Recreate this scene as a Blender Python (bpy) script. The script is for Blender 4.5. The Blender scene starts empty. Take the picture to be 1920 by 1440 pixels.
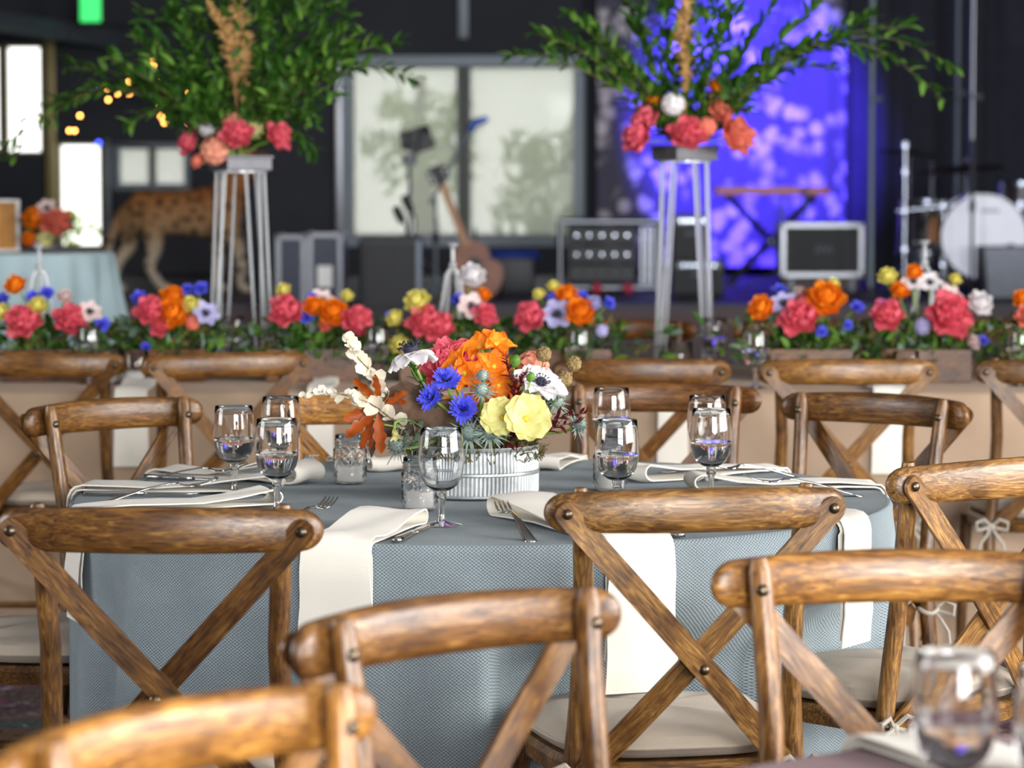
import bpy, bmesh, math, random
from mathutils import Vector, Matrix, Quaternion, Euler

R = math.radians
SC = bpy.context.scene
COL = SC.collection
# ------------------------------------------------------------------ camera
FPX = 5590.0                       # focal length in pixels of the 1920x1440 frame
PITCH = math.atan((720 - 338) / FPX)
CAMZ = 1.35
cam_d = bpy.data.cameras.new('camera'); cam = bpy.data.objects.new('camera', cam_d)
COL.objects.link(cam)
cam.location = (0, 0, CAMZ)
cam.rotation_euler = (math.pi / 2 - PITCH, 0, 0)
cam_d.sensor_width = 36.0
cam_d.lens = 36.0 * FPX / 1920.0
cam_d.clip_end = 200
cam_d.dof.use_dof = True
cam_d.dof.focus_distance = 5.1
cam_d.dof.aperture_fstop = 5.2
SC.camera = cam
# ------------------------------------------------------------------ world
world = bpy.data.worlds.new('daylight'); SC.world = world
world.use_nodes = True
wn = world.node_tree.nodes; wl = world.node_tree.links
bgn = wn['Background']
sky = wn.new('ShaderNodeTexSky'); sky.sky_type = 'HOSEK_WILKIE'; sky.turbidity = 5.0
sky.sun_direction = (0.6, -0.3, 0.75)
mixw = wn.new('ShaderNodeMix'); mixw.data_type = 'RGBA'
mixw.inputs[0].default_value = 0.75
wl.new(sky.outputs[0], mixw.inputs[6])
mixw.inputs[7].default_value = (1.0, 0.99, 0.96, 1)
wl.new(mixw.outputs[2], bgn.inputs[0])
bgn.inputs[1].default_value = 3.2
world.cycles.sampling_method = 'NONE'
# ------------------------------------------------------------------ lights
def area(name, loc, target, sx, sy, energy, col=(1, 1, 1), spread=None):
    l = bpy.data.lights.new(name, 'AREA'); l.shape = 'RECTANGLE'
    l.size = sx; l.size_y = sy; l.energy = energy; l.color = col
    if spread: l.spread = R(spread)
    o = bpy.data.objects.new(name, l); COL.objects.link(o)
    o.location = loc
    o.rotation_euler = (Vector(target) - Vector(loc)).to_track_quat('-Z', 'Y').to_euler()
    return o
# daylight in the big windows of the right hand wall and of the wall behind the camera
area('window_daylight_right', (6.30, 2.6, 2.05), (0, 2.6, 2.05), 6.4, 2.5, 1000, (1.0, 0.975, 0.94))
area('window_daylight_back', (3.1, -5.30, 1.75), (3.1, 0, 1.75), 5.2, 2.5, 1950, (0.97, 0.99, 1.0))
area('window_daylight_left', (-5.95, 4.5, 2.0), (0, 4.5, 2.0), 2.6, 2.0, 160, (0.95, 0.98, 1.0))  # weak fill lamp added at the unseen left wall opening
def spot(name, loc, target, energy, col, angle, blend=0.6, size=0.08):
    l = bpy.data.lights.new(name, 'SPOT'); l.energy = energy; l.color = col
    l.spot_size = R(angle); l.spot_blend = blend; l.shadow_soft_size = size
    o = bpy.data.objects.new(name, l); COL.objects.link(o)
    o.location = loc
    o.rotation_euler = (Vector(target) - Vector(loc)).to_track_quat('-Z', 'Y').to_euler()
    return o
# blue stage wash on the printed backdrop, cool front wash on the band gear
spot('stage_wash_blue', (1.05, 20.2, 4.1), (1.85, 23.4, 1.9), 5600, (0.072, 0.036, 1.0), 31, 0.5)
spot('stage_wash_blue_low', (2.75, 21.2, 3.9), (1.75, 23.4, 1.1), 900, (0.072, 0.036, 1.0), 26, 0.8)
spot('stage_wash_front', (0.5, 11.0, 4.2), (1.2, 20.0, 1.0), 700, (0.86, 0.9, 1.0), 62, 0.8, 0.3)
spot('fill_drums', (3.6, 14.5, 4.3), (3.05, 19.3, 0.95), 400, (0.9, 0.92, 1.0), 16, 0.8, 0.2)  # extra lamp added to brighten the drum kit
spot('stage_wash_warm', (-3.6, 12.0, 4.2), (-2.1, 20.0, 1.0), 420, (1.0, 0.88, 0.74), 30, 0.8, 0.2)
SC.view_settings.view_transform = 'Standard'
SC.view_settings.look = 'None'
SC.view_settings.gamma = 1.0
SC.view_settings.use_curve_mapping = False
SC.view_settings.exposure = 0.12
SC.cycles.use_denoising = True
SC.cycles.use_adaptive_sampling = True
SC.cycles.adaptive_threshold = 0.025
SC.cycles.max_bounces = 16
SC.cycles.transmission_bounces = 14
SC.cycles.transparent_max_bounces = 16
SC.cycles.diffuse_bounces = 4
SC.cycles.glossy_bounces = 4
SC.cycles.caustics_reflective = False
SC.cycles.caustics_refractive = True
SC.cycles.sample_clamp_indirect = 4.0
SC.cycles.blur_glossy = 0.5
rng = random.Random(7)
# ------------------------------------------------------------------ helpers
def W(px, py, d):
    """photo pixel -> world point on the plane Y = d"""
    a = (px - 960) / FPX; b = (720 - py) / FPX
    c, s = math.cos(PITCH), math.sin(PITCH)
    t = d / (c + b * s)
    return Vector((a * t, d, CAMZ + t * (-s + b * c)))

def WZ(px, py, z):
    """photo pixel -> world point on the plane Z = z"""
    a = (px - 960) / FPX; b = (720 - py) / FPX
    c, s = math.cos(PITCH), math.sin(PITCH)
    t = (z - CAMZ) / (-s + b * c)
    return Vector((a * t, t * (c + b * s), z))

def lin(r, g, b):
    f = lambda v: (v / 255 / 12.92) if v / 255 <= 0.04045 else ((v / 255 + 0.055) / 1.055) ** 2.4
    return (f(r), f(g), f(b), 1.0)

class MB:
    """collects geometry; build() links it as one mesh object"""
    def __init__(s): s.v = []; s.f = []; s.uv = None
    def add(s, vs, fs, M=None):
        n = len(s.v)
        s.v += [tuple(M @ Vector(p)) for p in vs] if M is not None else [tuple(p) for p in vs]
        s.f += [tuple(i + n for i in f) for f in fs]
        return s
    def box(s, c, size, M=None, bev=0.0):
        x, y, z = c; a, b, e = size[0] / 2, size[1] / 2, size[2] / 2
        if bev <= 0:
            vs = [(x + i * a, y + j * b, z + k * e) for i in (-1, 1) for j in (-1, 1) for k in (-1, 1)]
            fs = [(0, 1, 3, 2), (4, 6, 7, 5), (0, 4, 5, 1), (2, 3, 7, 6), (0, 2, 6, 4), (1, 5, 7, 3)]
            return s.add(vs, fs, M)
        bm = bmesh.new(); bmesh.ops.create_cube(bm, size=1.0)
        for v in bm.verts: v.co = Vector((x + v.co.x * 2 * a, y + v.co.y * 2 * b, z + v.co.z * 2 * e))
        bmesh.ops.bevel(bm, geom=bm.edges[:], offset=bev, segments=2, affect='EDGES', profile=0.6)
        bm.verts.index_update()
        s.add([v.co[:] for v in bm.verts], [[v.index for v in f.verts] for f in bm.faces], M); bm.free()
        return s
    def tube(s, pts, rad, n=8, cap=True, M=None, sq=None):
        pts = [Vector(p) for p in pts]; m = len(pts)
        if not hasattr(rad, '__len__'): rad = [rad] * m
        t0 = (pts[1] - pts[0]).normalized()
        ref = Vector((0, 0, 1)) if abs(t0.z) < 0.9 else Vector((1, 0, 0))
        u = t0.cross(ref).normalized(); vs = []; fs = []; prev = t0
        for i, p in enumerate(pts):
            t = (pts[min(i + 1, m - 1)] - pts[max(i - 1, 0)])
            t = t.normalized() if t.length > 1e-9 else prev
            q = prev.rotation_difference(t); u = (q @ u); u = (u - t * u.dot(t)).normalized(); w = t.cross(u); prev = t
            for k in range(n):
                a = 2 * math.pi * k / n
                vs.append(p + (u * math.cos(a) + w * math.sin(a)) * rad[i])
        for i in range(m - 1):
            for k in range(n):
                k2 = (k + 1) % n
                fs.append((i * n + k, i * n + k2, (i + 1) * n + k2, (i + 1) * n + k))
        if cap:
            fs.append(tuple(reversed(range(n)))); fs.append(tuple((m - 1) * n + k for k in range(n)))
        return s.add(vs, fs, M)
    def lathe(s, prof, n=24, M=None, cap0=False, cap1=False, warp=None):
        vs = []; fs = []
        for (r, z) in prof:
            for k in range(n):
                a = 2 * math.pi * k / n
                rr = r if warp is None else warp(r, z, a)
                vs.append((rr * math.cos(a), rr * math.sin(a), z))
        for i in range(len(prof) - 1):
            for k in range(n):
                k2 = (k + 1) % n
                fs.append((i * n + k, i * n + k2, (i + 1) * n + k2, (i + 1) * n + k))
        if cap0: fs.append(tuple(reversed(range(n))))
        if cap1: fs.append(tuple((len(prof) - 1) * n + k for k in range(n)))
        return s.add(vs, fs, M)
    def grid(s, fn, nu, nv, M=None, closed_u=False):
        vs = [fn(i / nu, j / nv) for i in range(nu + (0 if closed_u else 1)) for j in range(nv + 1)]
        fs = []; c = nv + 1; mu = nu if closed_u else nu + 1
        for i in range(nu):
            for j in range(nv):
                i2 = (i + 1) % mu
                fs.append((i * c + j, i2 * c + j, i2 * c + j + 1, i * c + j + 1))
        return s.add(vs, fs, M)
    def prism(s, outline, y0, y1, M=None):
        """outline in x,z extruded along y"""
        n = len(outline)
        vs = [(x, y0, z) for x, z in outline] + [(x, y1, z) for x, z in outline]
        fs = [tuple(range(n)), tuple(reversed(range(n, 2 * n)))]
        fs += [(k, n + k, n + (k + 1) % n, (k + 1) % n) for k in range(n)]
        return s.add(vs, fs, M)
    def ball(s, c, r, nu=10, nv=6, sc=(1, 1, 1), M=None):
        prof = [(max(1e-4, math.sin(math.pi * i / nv)) * r, -math.cos(math.pi * i / nv) * r) for i in range(nv + 1)]
        T = Matrix.Translation(c) @ Matrix.Diagonal((*sc, 1))
        return s.lathe(prof, nu, (M @ T) if M is not None else T)
    def mesh(s, name, mat, smooth=True):
        me = bpy.data.meshes.new(name)
        me.from_pydata(s.v, [], s.f); me.validate()
        if mat is not None: me.materials.append(mat)
        if smooth:
            me.polygons.foreach_set('use_smooth', [True] * len(me.polygons))
        return me
    def build(s, name, mat, parent=None, smooth=True, angle=None, loc=None, rot=None):
        me = s.mesh(name, mat, smooth)
        if smooth:
            me.set_sharp_from_angle(angle=R(angle if angle else 42))
        return link(name, me, parent, loc, rot)

def link(name, me, parent=None, loc=None, rot=None, scale=None):
    o = bpy.data.objects.new(name, me); COL.objects.link(o)
    if parent is not None: o.parent = parent
    if loc is not None: o.location = loc
    if rot is not None:
        if isinstance(rot, Quaternion): o.rotation_mode = 'QUATERNION'; o.rotation_quaternion = rot
        else: o.rotation_euler = rot
    if scale is not None: o.scale = (scale,) * 3 if not hasattr(scale, '__len__') else scale
    return o

def tag(o, label, cat, group=None, kind=None):
    o['label'] = label; o['category'] = cat
    if group: o['group'] = group
    if kind: o['kind'] = kind
    return o

def thing(name, label, cat, loc=(0, 0, 0), rot=(0, 0, 0), group=None, scale=None):
    o = link(name, None, None, loc, rot, scale)
    o.empty_display_size = 0.05
    return tag(o, label, cat, group)

def struct(o):
    o['kind'] = 'structure'; return o

def copy_thing(root, loc, rot=(0, 0, 0), scale=None, label=None, group=None, color=None):
    r = root.copy(); COL.objects.link(r)
    r.location = loc
    if isinstance(rot, Quaternion): r.rotation_mode = 'QUATERNION'; r.rotation_quaternion = rot
    else: r.rotation_mode = 'XYZ'; r.rotation_euler = rot
    if scale is not None: r.scale = (scale,) * 3
    if label: r['label'] = label
    if group: r['group'] = group
    for ch in KIDS.get(root.name) or root.children:
        c = ch.copy(); COL.objects.link(c); c.parent = r
        if color: c.color = color
        for g in ch.children:
            e = g.copy(); COL.objects.link(e); e.parent = c
            if color: e.color = color
    return r
KIDS = {}

# ------------------------------------------------------------------ materials
class N:
    def __init__(s, name):
        s.m = bpy.data.materials.new(name); s.m.use_nodes = True
        s.t = s.m.node_tree; s.b = s.t.nodes['Principled BSDF']; s.out = s.t.nodes['Material Output']
    def n(s, t, **kw):
        x = s.t.nodes.new('ShaderNode' + t)
        for k, v in kw.items(): setattr(x, k, v)
        return x
    def l(s, a, b): s.t.links.new(a, b)
    def ramp(s, src, stops, interp='LINEAR'):
        r = s.n('ValToRGB'); e = r.color_ramp.elements; r.color_ramp.interpolation = interp
        while len(e) < len(stops): e.new(0.5)
        for i, (p, c) in enumerate(stops): e[i].position = p; e[i].color = c
        s.l(src, r.inputs[0]); return r.outputs[0]
    def noise(s, vec, scale, detail=4, rough=0.55, dist=0.0):
        x = s.n('TexNoise'); x.inputs['Scale'].default_value = scale; x.inputs['Detail'].default_value = detail
        x.inputs['Roughness'].default_value = rough; x.inputs['Distortion'].default_value = dist
        if vec is not None: s.l(vec, x.inputs['Vector'])
        return x.outputs['Fac']
    def coord(s, kind='Object', scale=(1, 1, 1), rand=False, rot=(0, 0, 0)):
        c = s.n('TexCoord'); mp = s.n('Mapping'); mp.inputs['Scale'].default_value = scale; mp.inputs['Rotation'].default_value = rot
        v = c.outputs[kind]
        if rand:
            oi = s.n('ObjectInfo'); mu = s.n('Math', operation='MULTIPLY'); mu.inputs[1].default_value = 37.0
            s.l(oi.outputs['Random'], mu.inputs[0]); ad = s.n('VectorMath', operation='ADD')
            s.l(v, ad.inputs[0]); s.l(mu.outputs[0], ad.inputs[1]); v = ad.outputs[0]
        s.l(v, mp.inputs[0]); return mp.outputs[0]
    def bump(s, h, strength=0.3, dist=0.01):
        b = s.n('Bump'); b.inputs['Strength'].default_value = strength; b.inputs['Distance'].default_value = dist
        s.l(h, b.inputs['Height']); s.l(b.outputs[0], s.b.inputs['Normal']); return b
    def mixc(s, fac, a, b, mode='MIX'):
        x = s.n('Mix', data_type='RGBA', blend_type=mode)
        for k, v in ((0, fac), (6, a), (7, b)):
            if hasattr(v, 'is_output') or isinstance(v, bpy.types.NodeSocket): s.l(v, x.inputs[k])
            else: x.inputs[k].default_value = v
        return x.outputs[2]
    def set(s, **kw):
        for k, v in kw.items():
            i = s.b.inputs[k.replace('_', ' ')]
            if isinstance(v, bpy.types.NodeSocket): s.l(v, i)
            else: i.default_value = v
        return s.m

def simple(name, col, rough=0.5, metal=0.0, var=0.12, vscale=30.0, bump=0.0, emit=0.0, coat=0.0, spec=0.5):
    k = N(name); v = k.coord('Object', rand=True)
    h = k.noise(v, vscale, 3)
    dark = tuple(c * (1 - var) for c in col[:3]) + (1,); lite = tuple(min(1, c * (1 + var)) for c in col[:3]) + (1,)
    c = k.ramp(h, [(0.3, dark), (0.7, lite)])
    k.set(Base_Color=c, Roughness=rough, Metallic=metal, Specular_IOR_Level=spec)
    if coat: k.set(Coat_Weight=coat)
    if bump: k.bump(h, bump, 0.004)
    if emit: k.set(Emission_Color=c, Emission_Strength=emit)
    return k.m

def petal_mat(name, c0, c1, transl=0.35, rough=0.55, vs=40.0):
    """soft petal: colour runs from c0 (base) to c1 (tip) by a fine noise, light shines through"""
    k = N(name); v = k.coord('Object', rand=True)
    c = k.ramp(k.noise(v, vs, 3), [(0.25, c0), (0.75, c1)])
    k.set(Base_Color=c, Roughness=rough, Specular_IOR_Level=0.25)
    tr = k.n('BsdfTranslucent'); k.l(c, tr.inputs[0])
    mx = k.n('MixShader'); mx.inputs[0].default_value = transl
    k.l(k.b.outputs[0], mx.inputs[1]); k.l(tr.outputs[0], mx.inputs[2]); k.l(mx.outputs[0], k.out.inputs[0])
    return k.m

def wood_mat(name, scale):
    k = N(name); v = k.coord('Object', scale, rand=True)
    g = k.noise(v, 5.0, 5, 0.6, 1.0)
    base = k.ramp(g, [(0.26, lin(40, 26, 12)), (0.42, lin(86, 59, 29)), (0.56, lin(120, 88, 47)), (0.78, lin(168, 138, 90))])
    p = k.noise(k.coord('Object', (1, 1.6, 1.6), rand=True), 9.0, 4, 0.6)
    patch = k.ramp(p, [(0.32, (0.48, 0.42, 0.36, 1)), (0.5, (0.9, 0.86, 0.78, 1)), (0.68, (1.15, 1.14, 1.08, 1))])
    c1 = k.mixc(1.0, base, patch, 'MULTIPLY')
    oi = k.n('ObjectInfo')
    c2 = k.mixc(1.0, c1, oi.outputs['Color'], 'MULTIPLY')
    ro = k.ramp(g, [(0.3, (0.40,) * 3 + (1,)), (0.8, (0.24,) * 3 + (1,))])
    k.set(Base_Color=c2, Roughness=ro, Specular_IOR_Level=0.5)
    k.bump(g, 0.25, 0.002)
    return k.m

def weave_mat(name, c0, c1, cell=0.011, rough=0.85, depth=0.0015, strength=0.6):
    """coarse basket weave: threads rise and dip in alternation, laid out in metres on the UVs"""
    k = N(name)
    uv = k.n('TexCoord').outputs['UV']
    nz0 = k.n('TexNoise'); nz0.inputs['Scale'].default_value = 60.0; k.l(uv, nz0.inputs['Vector'])
    wob = k.n('VectorMath', operation='MULTIPLY_ADD'); k.l(nz0.outputs['Color'], wob.inputs[0]); wob.inputs[1].default_value = (.0016, .0016, 0); k.l(uv, wob.inputs[2])
    se = k.n('SeparateXYZ'); k.l(wob.outputs[0], se.inputs[0])
    sn = []
    for ax in (0, 1):
        m1 = k.n('Math', operation='MULTIPLY'); k.l(se.outputs[ax], m1.inputs[0]); m1.inputs[1].default_value = 2 * math.pi / (cell if ax == 0 else cell * .8)
        m2 = k.n('Math', operation='SINE'); k.l(m1.outputs[0], m2.inputs[0]); sn.append(m2.outputs[0])
    pr = k.n('Math', operation='MULTIPLY'); k.l(sn[0], pr.inputs[0]); k.l(sn[1], pr.inputs[1])
    h = k.n('Math', operation='MULTIPLY_ADD'); k.l(pr.outputs[0], h.inputs[0]); h.inputs[1].default_value = .5; h.inputs[2].default_value = .5
    col = k.ramp(h.outputs[0], [(0.12, c0), (0.62, c1)])
    tint = k.ramp(k.noise(uv, 9.0, 5, 0.6), [(0.3, (0.86, 0.86, 0.88, 1)), (0.7, (1.06, 1.06, 1.05, 1))])
    fine = k.ramp(k.noise(uv, 420.0, 2, 0.6), [(0.3, (0.82, 0.82, 0.82, 1)), (0.7, (1.08, 1.08, 1.08, 1))])
    c = k.mixc(1.0, k.mixc(1.0, col, tint, 'MULTIPLY'), fine, 'MULTIPLY')
    k.set(Base_Color=c, Roughness=rough, Specular_IOR_Level=0.2, Sheen_Weight=0.1)
    k.bump(h.outputs[0], strength, depth)
    return k.m

def fabric(name, col, var=0.08, bump=0.25, scale=260.0, rough=0.9):
    k = N(name); v = k.coord('Object', rand=True)
    a = k.noise(v, scale, 2); b = k.noise(v, 7.0, 4)
    c = k.ramp(b, [(0.3, tuple(x * (1 - var) for x in col[:3]) + (1,)), (0.7, tuple(min(1, x * (1 + var)) for x in col[:3]) + (1,))])
    k.set(Base_Color=c, Roughness=rough, Specular_IOR_Level=0.2, Sheen_Weight=0.1)
    k.bump(a, bump, 0.002)
    return k.m

def glass_mat(name, col=(1, 1, 1, 1), ior=1.46, rough=0.0):
    k = N(name)
    k.set(Base_Color=col, Roughness=rough, IOR=ior, Transmission_Weight=1.0, Specular_IOR_Level=0.6)
    return k.m

M = {}
M['wood_x'] = wood_mat('aged_wood_across', (3.2, 40, 40))
M['wood_z'] = wood_mat('aged_wood_upright', (40, 40, 3.5))
M['bolt'] = simple('dark_bolt_metal', lin(88, 76, 62), 0.32, 0.9)
M['cushion'] = fabric('beige_linen', lin(172, 159, 143), 0.08, 0.3, 300)
M['tie'] = fabric('cushion_tie_cloth', lin(156, 148, 136), 0.08, 0.2, 200)
M['blue_cloth'] = weave_mat('blue_grey_weave', lin(92, 103, 109), lin(150, 162, 166), 0.0070)
M['beige_cloth'] = fabric('beige_table_cloth', lin(168, 144, 122), 0.06, 0.3, 160)
M['mauve_cloth'] = fabric('mauve_table_cloth', lin(120, 88, 92), 0.1, 0.3, 160)
M['pale_cloth'] = fabric('pale_blue_cloth', lin(178, 200, 206), 0.05, 0.2, 120)
M['napkin'] = fabric('cream_napkin', lin(230, 224, 212), 0.03, 0.12, 240)
M['napkin_y'] = fabric('yellowish_napkin', lin(240, 232, 206), 0.03, 0.12, 240)
M['steel'] = simple('polished_cutlery_steel', lin(200, 198, 194), 0.14, 1.0, 0.03)
M['glass'] = glass_mat('clear_glass')
M['water'] = glass_mat('water', (1, 1, 1, 1), 1.33)
M['acrylic'] = glass_mat('clear_acrylic', (0.97, 0.99, 1, 1), 1.45, 0.05)
M['wax'] = simple('white_candle_wax', lin(245, 242, 236), 0.5, 0, 0.03)
M['galv'] = simple('galvanised_metal', lin(176, 179, 180), 0.46, 0.7, 0.16, 60, 0.1)
M['black'] = simple('black_vinyl', lin(24, 24, 26), 0.5)
M['grille'] = simple('dark_grille_cloth', lin(46, 46, 48), 0.7)
M['chrome'] = simple('chrome_hardware', lin(160, 166, 178), 0.22, 1.0, 0.05)
M['alu'] = simple('aluminium_edge', lin(138, 140, 146), 0.34, 0.85, 0.08)
M['table_wood'] = simple('plywood_table', lin(150, 110, 70), 0.6)
M['crate'] = wood_mat('planter_box_wood', (8, 40, 40))
M['leaf'] = petal_mat('green_leaf', lin(34, 68, 22), lin(64, 106, 38), 0.25, 0.4, 12)
M['leaf_lt'] = petal_mat('bright_green_leaf', lin(76, 120, 42), lin(124, 164, 70), 0.3, 0.4, 12)
M['leaf_gr'] = petal_mat('grey_green_leaf', lin(82, 108, 92), lin(124, 146, 124), 0.2, 0.5, 12)
M['stem'] = simple('green_stem', lin(128, 156, 74), 0.5)
M['twig'] = simple('olive_twig', lin(92, 84, 48), 0.6)
M['coral'] = petal_mat('coral_peony_petal', lin(226, 66, 100), lin(250, 142, 152), 0.35, 0.5, 60)
M['salmon'] = petal_mat('salmon_petal', lin(232, 110, 96), lin(246, 160, 132), 0.35, 0.5, 60)
M['orange'] = petal_mat('orange_petal', lin(238, 112, 14), lin(252, 164, 44), 0.35, 0.45, 60)
M['blue'] = petal_mat('cornflower_petal', lin(70, 72, 216), lin(124, 130, 250), 0.3, 0.5, 60)
M['yellow'] = petal_mat('lemon_petal', lin(226, 214, 96), lin(246, 238, 150), 0.35, 0.5, 60)
M['paleyel'] = petal_mat('pale_yellow_petal', lin(222, 214, 132), lin(240, 234, 170), 0.35, 0.5, 60)
M['white'] = petal_mat('white_petal', lin(228, 222, 226), lin(250, 247, 246), 0.35, 0.5, 60)
M['blush'] = petal_mat('blush_petal', lin(224, 196, 196), lin(244, 226, 220), 0.35, 0.5, 60)
M['lav'] = petal_mat('lavender_petal', lin(164, 160, 216), lin(208, 204, 236), 0.35, 0.5, 60)
M['peach'] = petal_mat('peach_hydrangea_petal', lin(222, 138, 110), lin(244, 184, 156), 0.35, 0.5, 60)
M['cream_fl'] = petal_mat('cream_dried_leaf', lin(224, 212, 188), lin(248, 240, 222), 0.3, 0.6, 40)
M['rust'] = petal_mat('rust_oak_leaf', lin(128, 54, 12), lin(186, 88, 24), 0.3, 0.45, 30)
M['burg'] = petal_mat('burgundy_leaf', lin(62, 14, 26), lin(104, 32, 40), 0.2, 0.4, 30)
M['dark_eye'] = simple('near_black_flower_eye', lin(34, 32, 52), 0.8)
M['yel_eye'] = simple('yellow_flower_eye', lin(216, 190, 60), 0.7)
M['thistle'] = petal_mat('teal_thistle', lin(92, 108, 106), lin(158, 172, 160), 0.1, 0.5, 60)
M['pod'] = simple('dry_scabiosa_pod', lin(130, 108, 66), 0.8, 0, 0.25, 200)
M['moss'] = simple('brown_green_moss', lin(86, 80, 36), 0.95, 0, 0.4, 90)
M['drift'] = simple('driftwood_bark', lin(92, 69, 52), 0.9, 0, 0.5, 40, 0.9)
M['pampas'] = petal_mat('tan_pampas_plume', lin(176, 132, 78), lin(214, 174, 118), 0.2, 0.8, 40)
# ------------------------------------------------------------------ the room
def carpet_mat():
    k = N('patterned_carpet'); v = k.coord('Object', (1, 1, 1))
    vo = k.n('TexVoronoi'); vo.inputs['Scale'].default_value = 6.0; k.l(v, vo.inputs['Vector'])
    f = k.noise(v, 14.0, 4, 0.6, 2.0)
    c = k.ramp(f, [(0.36, lin(46, 36, 42)), (0.48, lin(96, 78, 84)), (0.56, lin(62, 48, 56)), (0.7, lin(150, 136, 134))])
    c = k.mixc(0.35, c, vo.outputs['Color'], 'SOFT_LIGHT')
    k.set(Base_Color=c, Roughness=0.95, Specular_IOR_Level=0.1); k.bump(f, 0.3, 0.004); return k.m
M['carpet'] = carpet_mat()
M['wall_dark'] = simple('charcoal_wall_paint', lin(40, 42, 50), 0.75, 0, 0.12, 2.0)
M['wall_grey'] = simple('grey_wall_paint', lin(120, 118, 116), 0.85, 0, 0.05, 2.0)
M['ceil'] = simple('pale_grey_ceiling', lin(150, 150, 152), 0.9, 0, 0.05, 2.0)
M['frame_grey'] = simple('grey_window_frame', lin(112, 122, 130), 0.45, 0.2, 0.05)
M['frame_tan'] = simple('brass_toned_frame', lin(150, 134, 84), 0.4, 0.3, 0.1)
M['stage'] = simple('dark_brown_stage_board', lin(74, 54, 54), 0.6, 0, 0.2, 4.0)
M['stage_top'] = simple('black_stage_deck', lin(52, 46, 56), 0.55, 0, 0.15, 6.0)
def pane_mat():
    k = N('thin_window_glass'); t = k.n('BsdfTransparent'); g = k.n('BsdfGlossy'); g.inputs['Roughness'].default_value = 0.02
    m = k.n('MixShader'); m.inputs[0].default_value = 0.05
    k.l(t.outputs[0], m.inputs[1]); k.l(g.outputs[0], m.inputs[2]); k.l(m.outputs[0], k.out.inputs[0]); return k.m
M['pane'] = pane_mat()
def shade_mat():
    k = N('roller_shade_mesh'); t = k.n('BsdfTransparent'); t.inputs[0].default_value = (0.78, 0.79, 0.77, 1)
    tr = k.n('BsdfTranslucent'); tr.inputs[0].default_value = (0.36, 0.365, 0.36, 1)
    d = k.n('BsdfDiffuse'); d.inputs[0].default_value = (0.25, 0.25, 0.24, 1)
    a = k.n('AddShader'); k.l(tr.outputs[0], a.inputs[0]); k.l(d.outputs[0], a.inputs[1])
    m = k.n('MixShader'); m.inputs[0].default_value = 0.46
    k.l(t.outputs[0], m.inputs[1]); k.l(a.outputs[0], m.inputs[2]); k.l(m.outputs[0], k.out.inputs[0]); return k.m
M['shade'] = shade_mat()

def cells(lo, hi, zlo, zhi, holes, emit):
    us = sorted({lo, hi, *[h[0] for h in holes], *[h[1] for h in holes]})
    zs = sorted({zlo, zhi, *[h[2] for h in holes], *[h[3] for h in holes]})
    for a, b in zip(us, us[1:]):
        for c, d in zip(zs, zs[1:]):
            m, n = (a + b) / 2, (c + d) / 2
            if any(h[0] < m < h[1] and h[2] < n < h[3] for h in holes): continue
            emit(a, b, c, d)

XL, XR, YB, YF, ZC = -5.6, 6.0, -5.0, 24.0, 5.0
b = MB(); b.box(((XL + XR) / 2, (YB + YF) / 2, -0.05), (XR - XL + .4, YF - YB + .4, 0.1)); struct(b.build('floor', M['carpet']))
b = MB(); b.box(((XL + XR) / 2, (YB + YF) / 2, ZC + 0.05), (XR - XL + .4, YF - YB + .4, 0.1)); struct(b.build('ceiling', M['ceil']))

def rect_at(x0, y0, x1, y1, d):
    p = W(x0, y0, d); q = W(x1, y1, d); return (p.x, q.x, q.z, p.z)
holes_front = [rect_at(640, 104, 1098, 462, YF), rect_at(8, 84, 80, 288, YF), rect_at(108, 268, 192, 464, YF),
               rect_at(212, 268, 356, 356, YF), rect_at(-70, 84, 2, 288, YF)]
b = MB(); cells(XL - .2, XR + .2, 0, ZC, holes_front, lambda x0, x1, z0, z1: b.box(((x0 + x1) / 2, YF + .1, (z0 + z1) / 2), (x1 - x0, .2, z1 - z0)))
struct(b.build('wall_front', M['wall_dark']))
hole_r = (-0.6, 5.8, 0.8, 3.3)
b = MB(); cells(YB, YF, 0, ZC, [hole_r], lambda y0, y1, z0, z1: b.box((XR + .1, (y0 + y1) / 2, (z0 + z1) / 2), (.2, y1 - y0, z1 - z0)))
struct(b.build('wall_right', M['wall_grey']))
hole_l = (3.2, 5.8, 1.0, 3.0)
b = MB(); cells(YB, YF, 0, ZC, [hole_l], lambda y0, y1, z0, z1: b.box((XL - .1, (y0 + y1) / 2, (z0 + z1) / 2), (.2, y1 - y0, z1 - z0)))
struct(b.build('wall_left', M['wall_dark']))
hole_b = (0.6, 5.6, 0.55, 2.95)
b = MB(); cells(XL, XR, 0, ZC, [hole_b], lambda x0, x1, z0, z1: b.box(((x0 + x1) / 2, YB - .1, (z0 + z1) / 2), (x1 - x0, .2, z1 - z0)))
struct(b.build('wall_back', M['wall_grey']))

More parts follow.
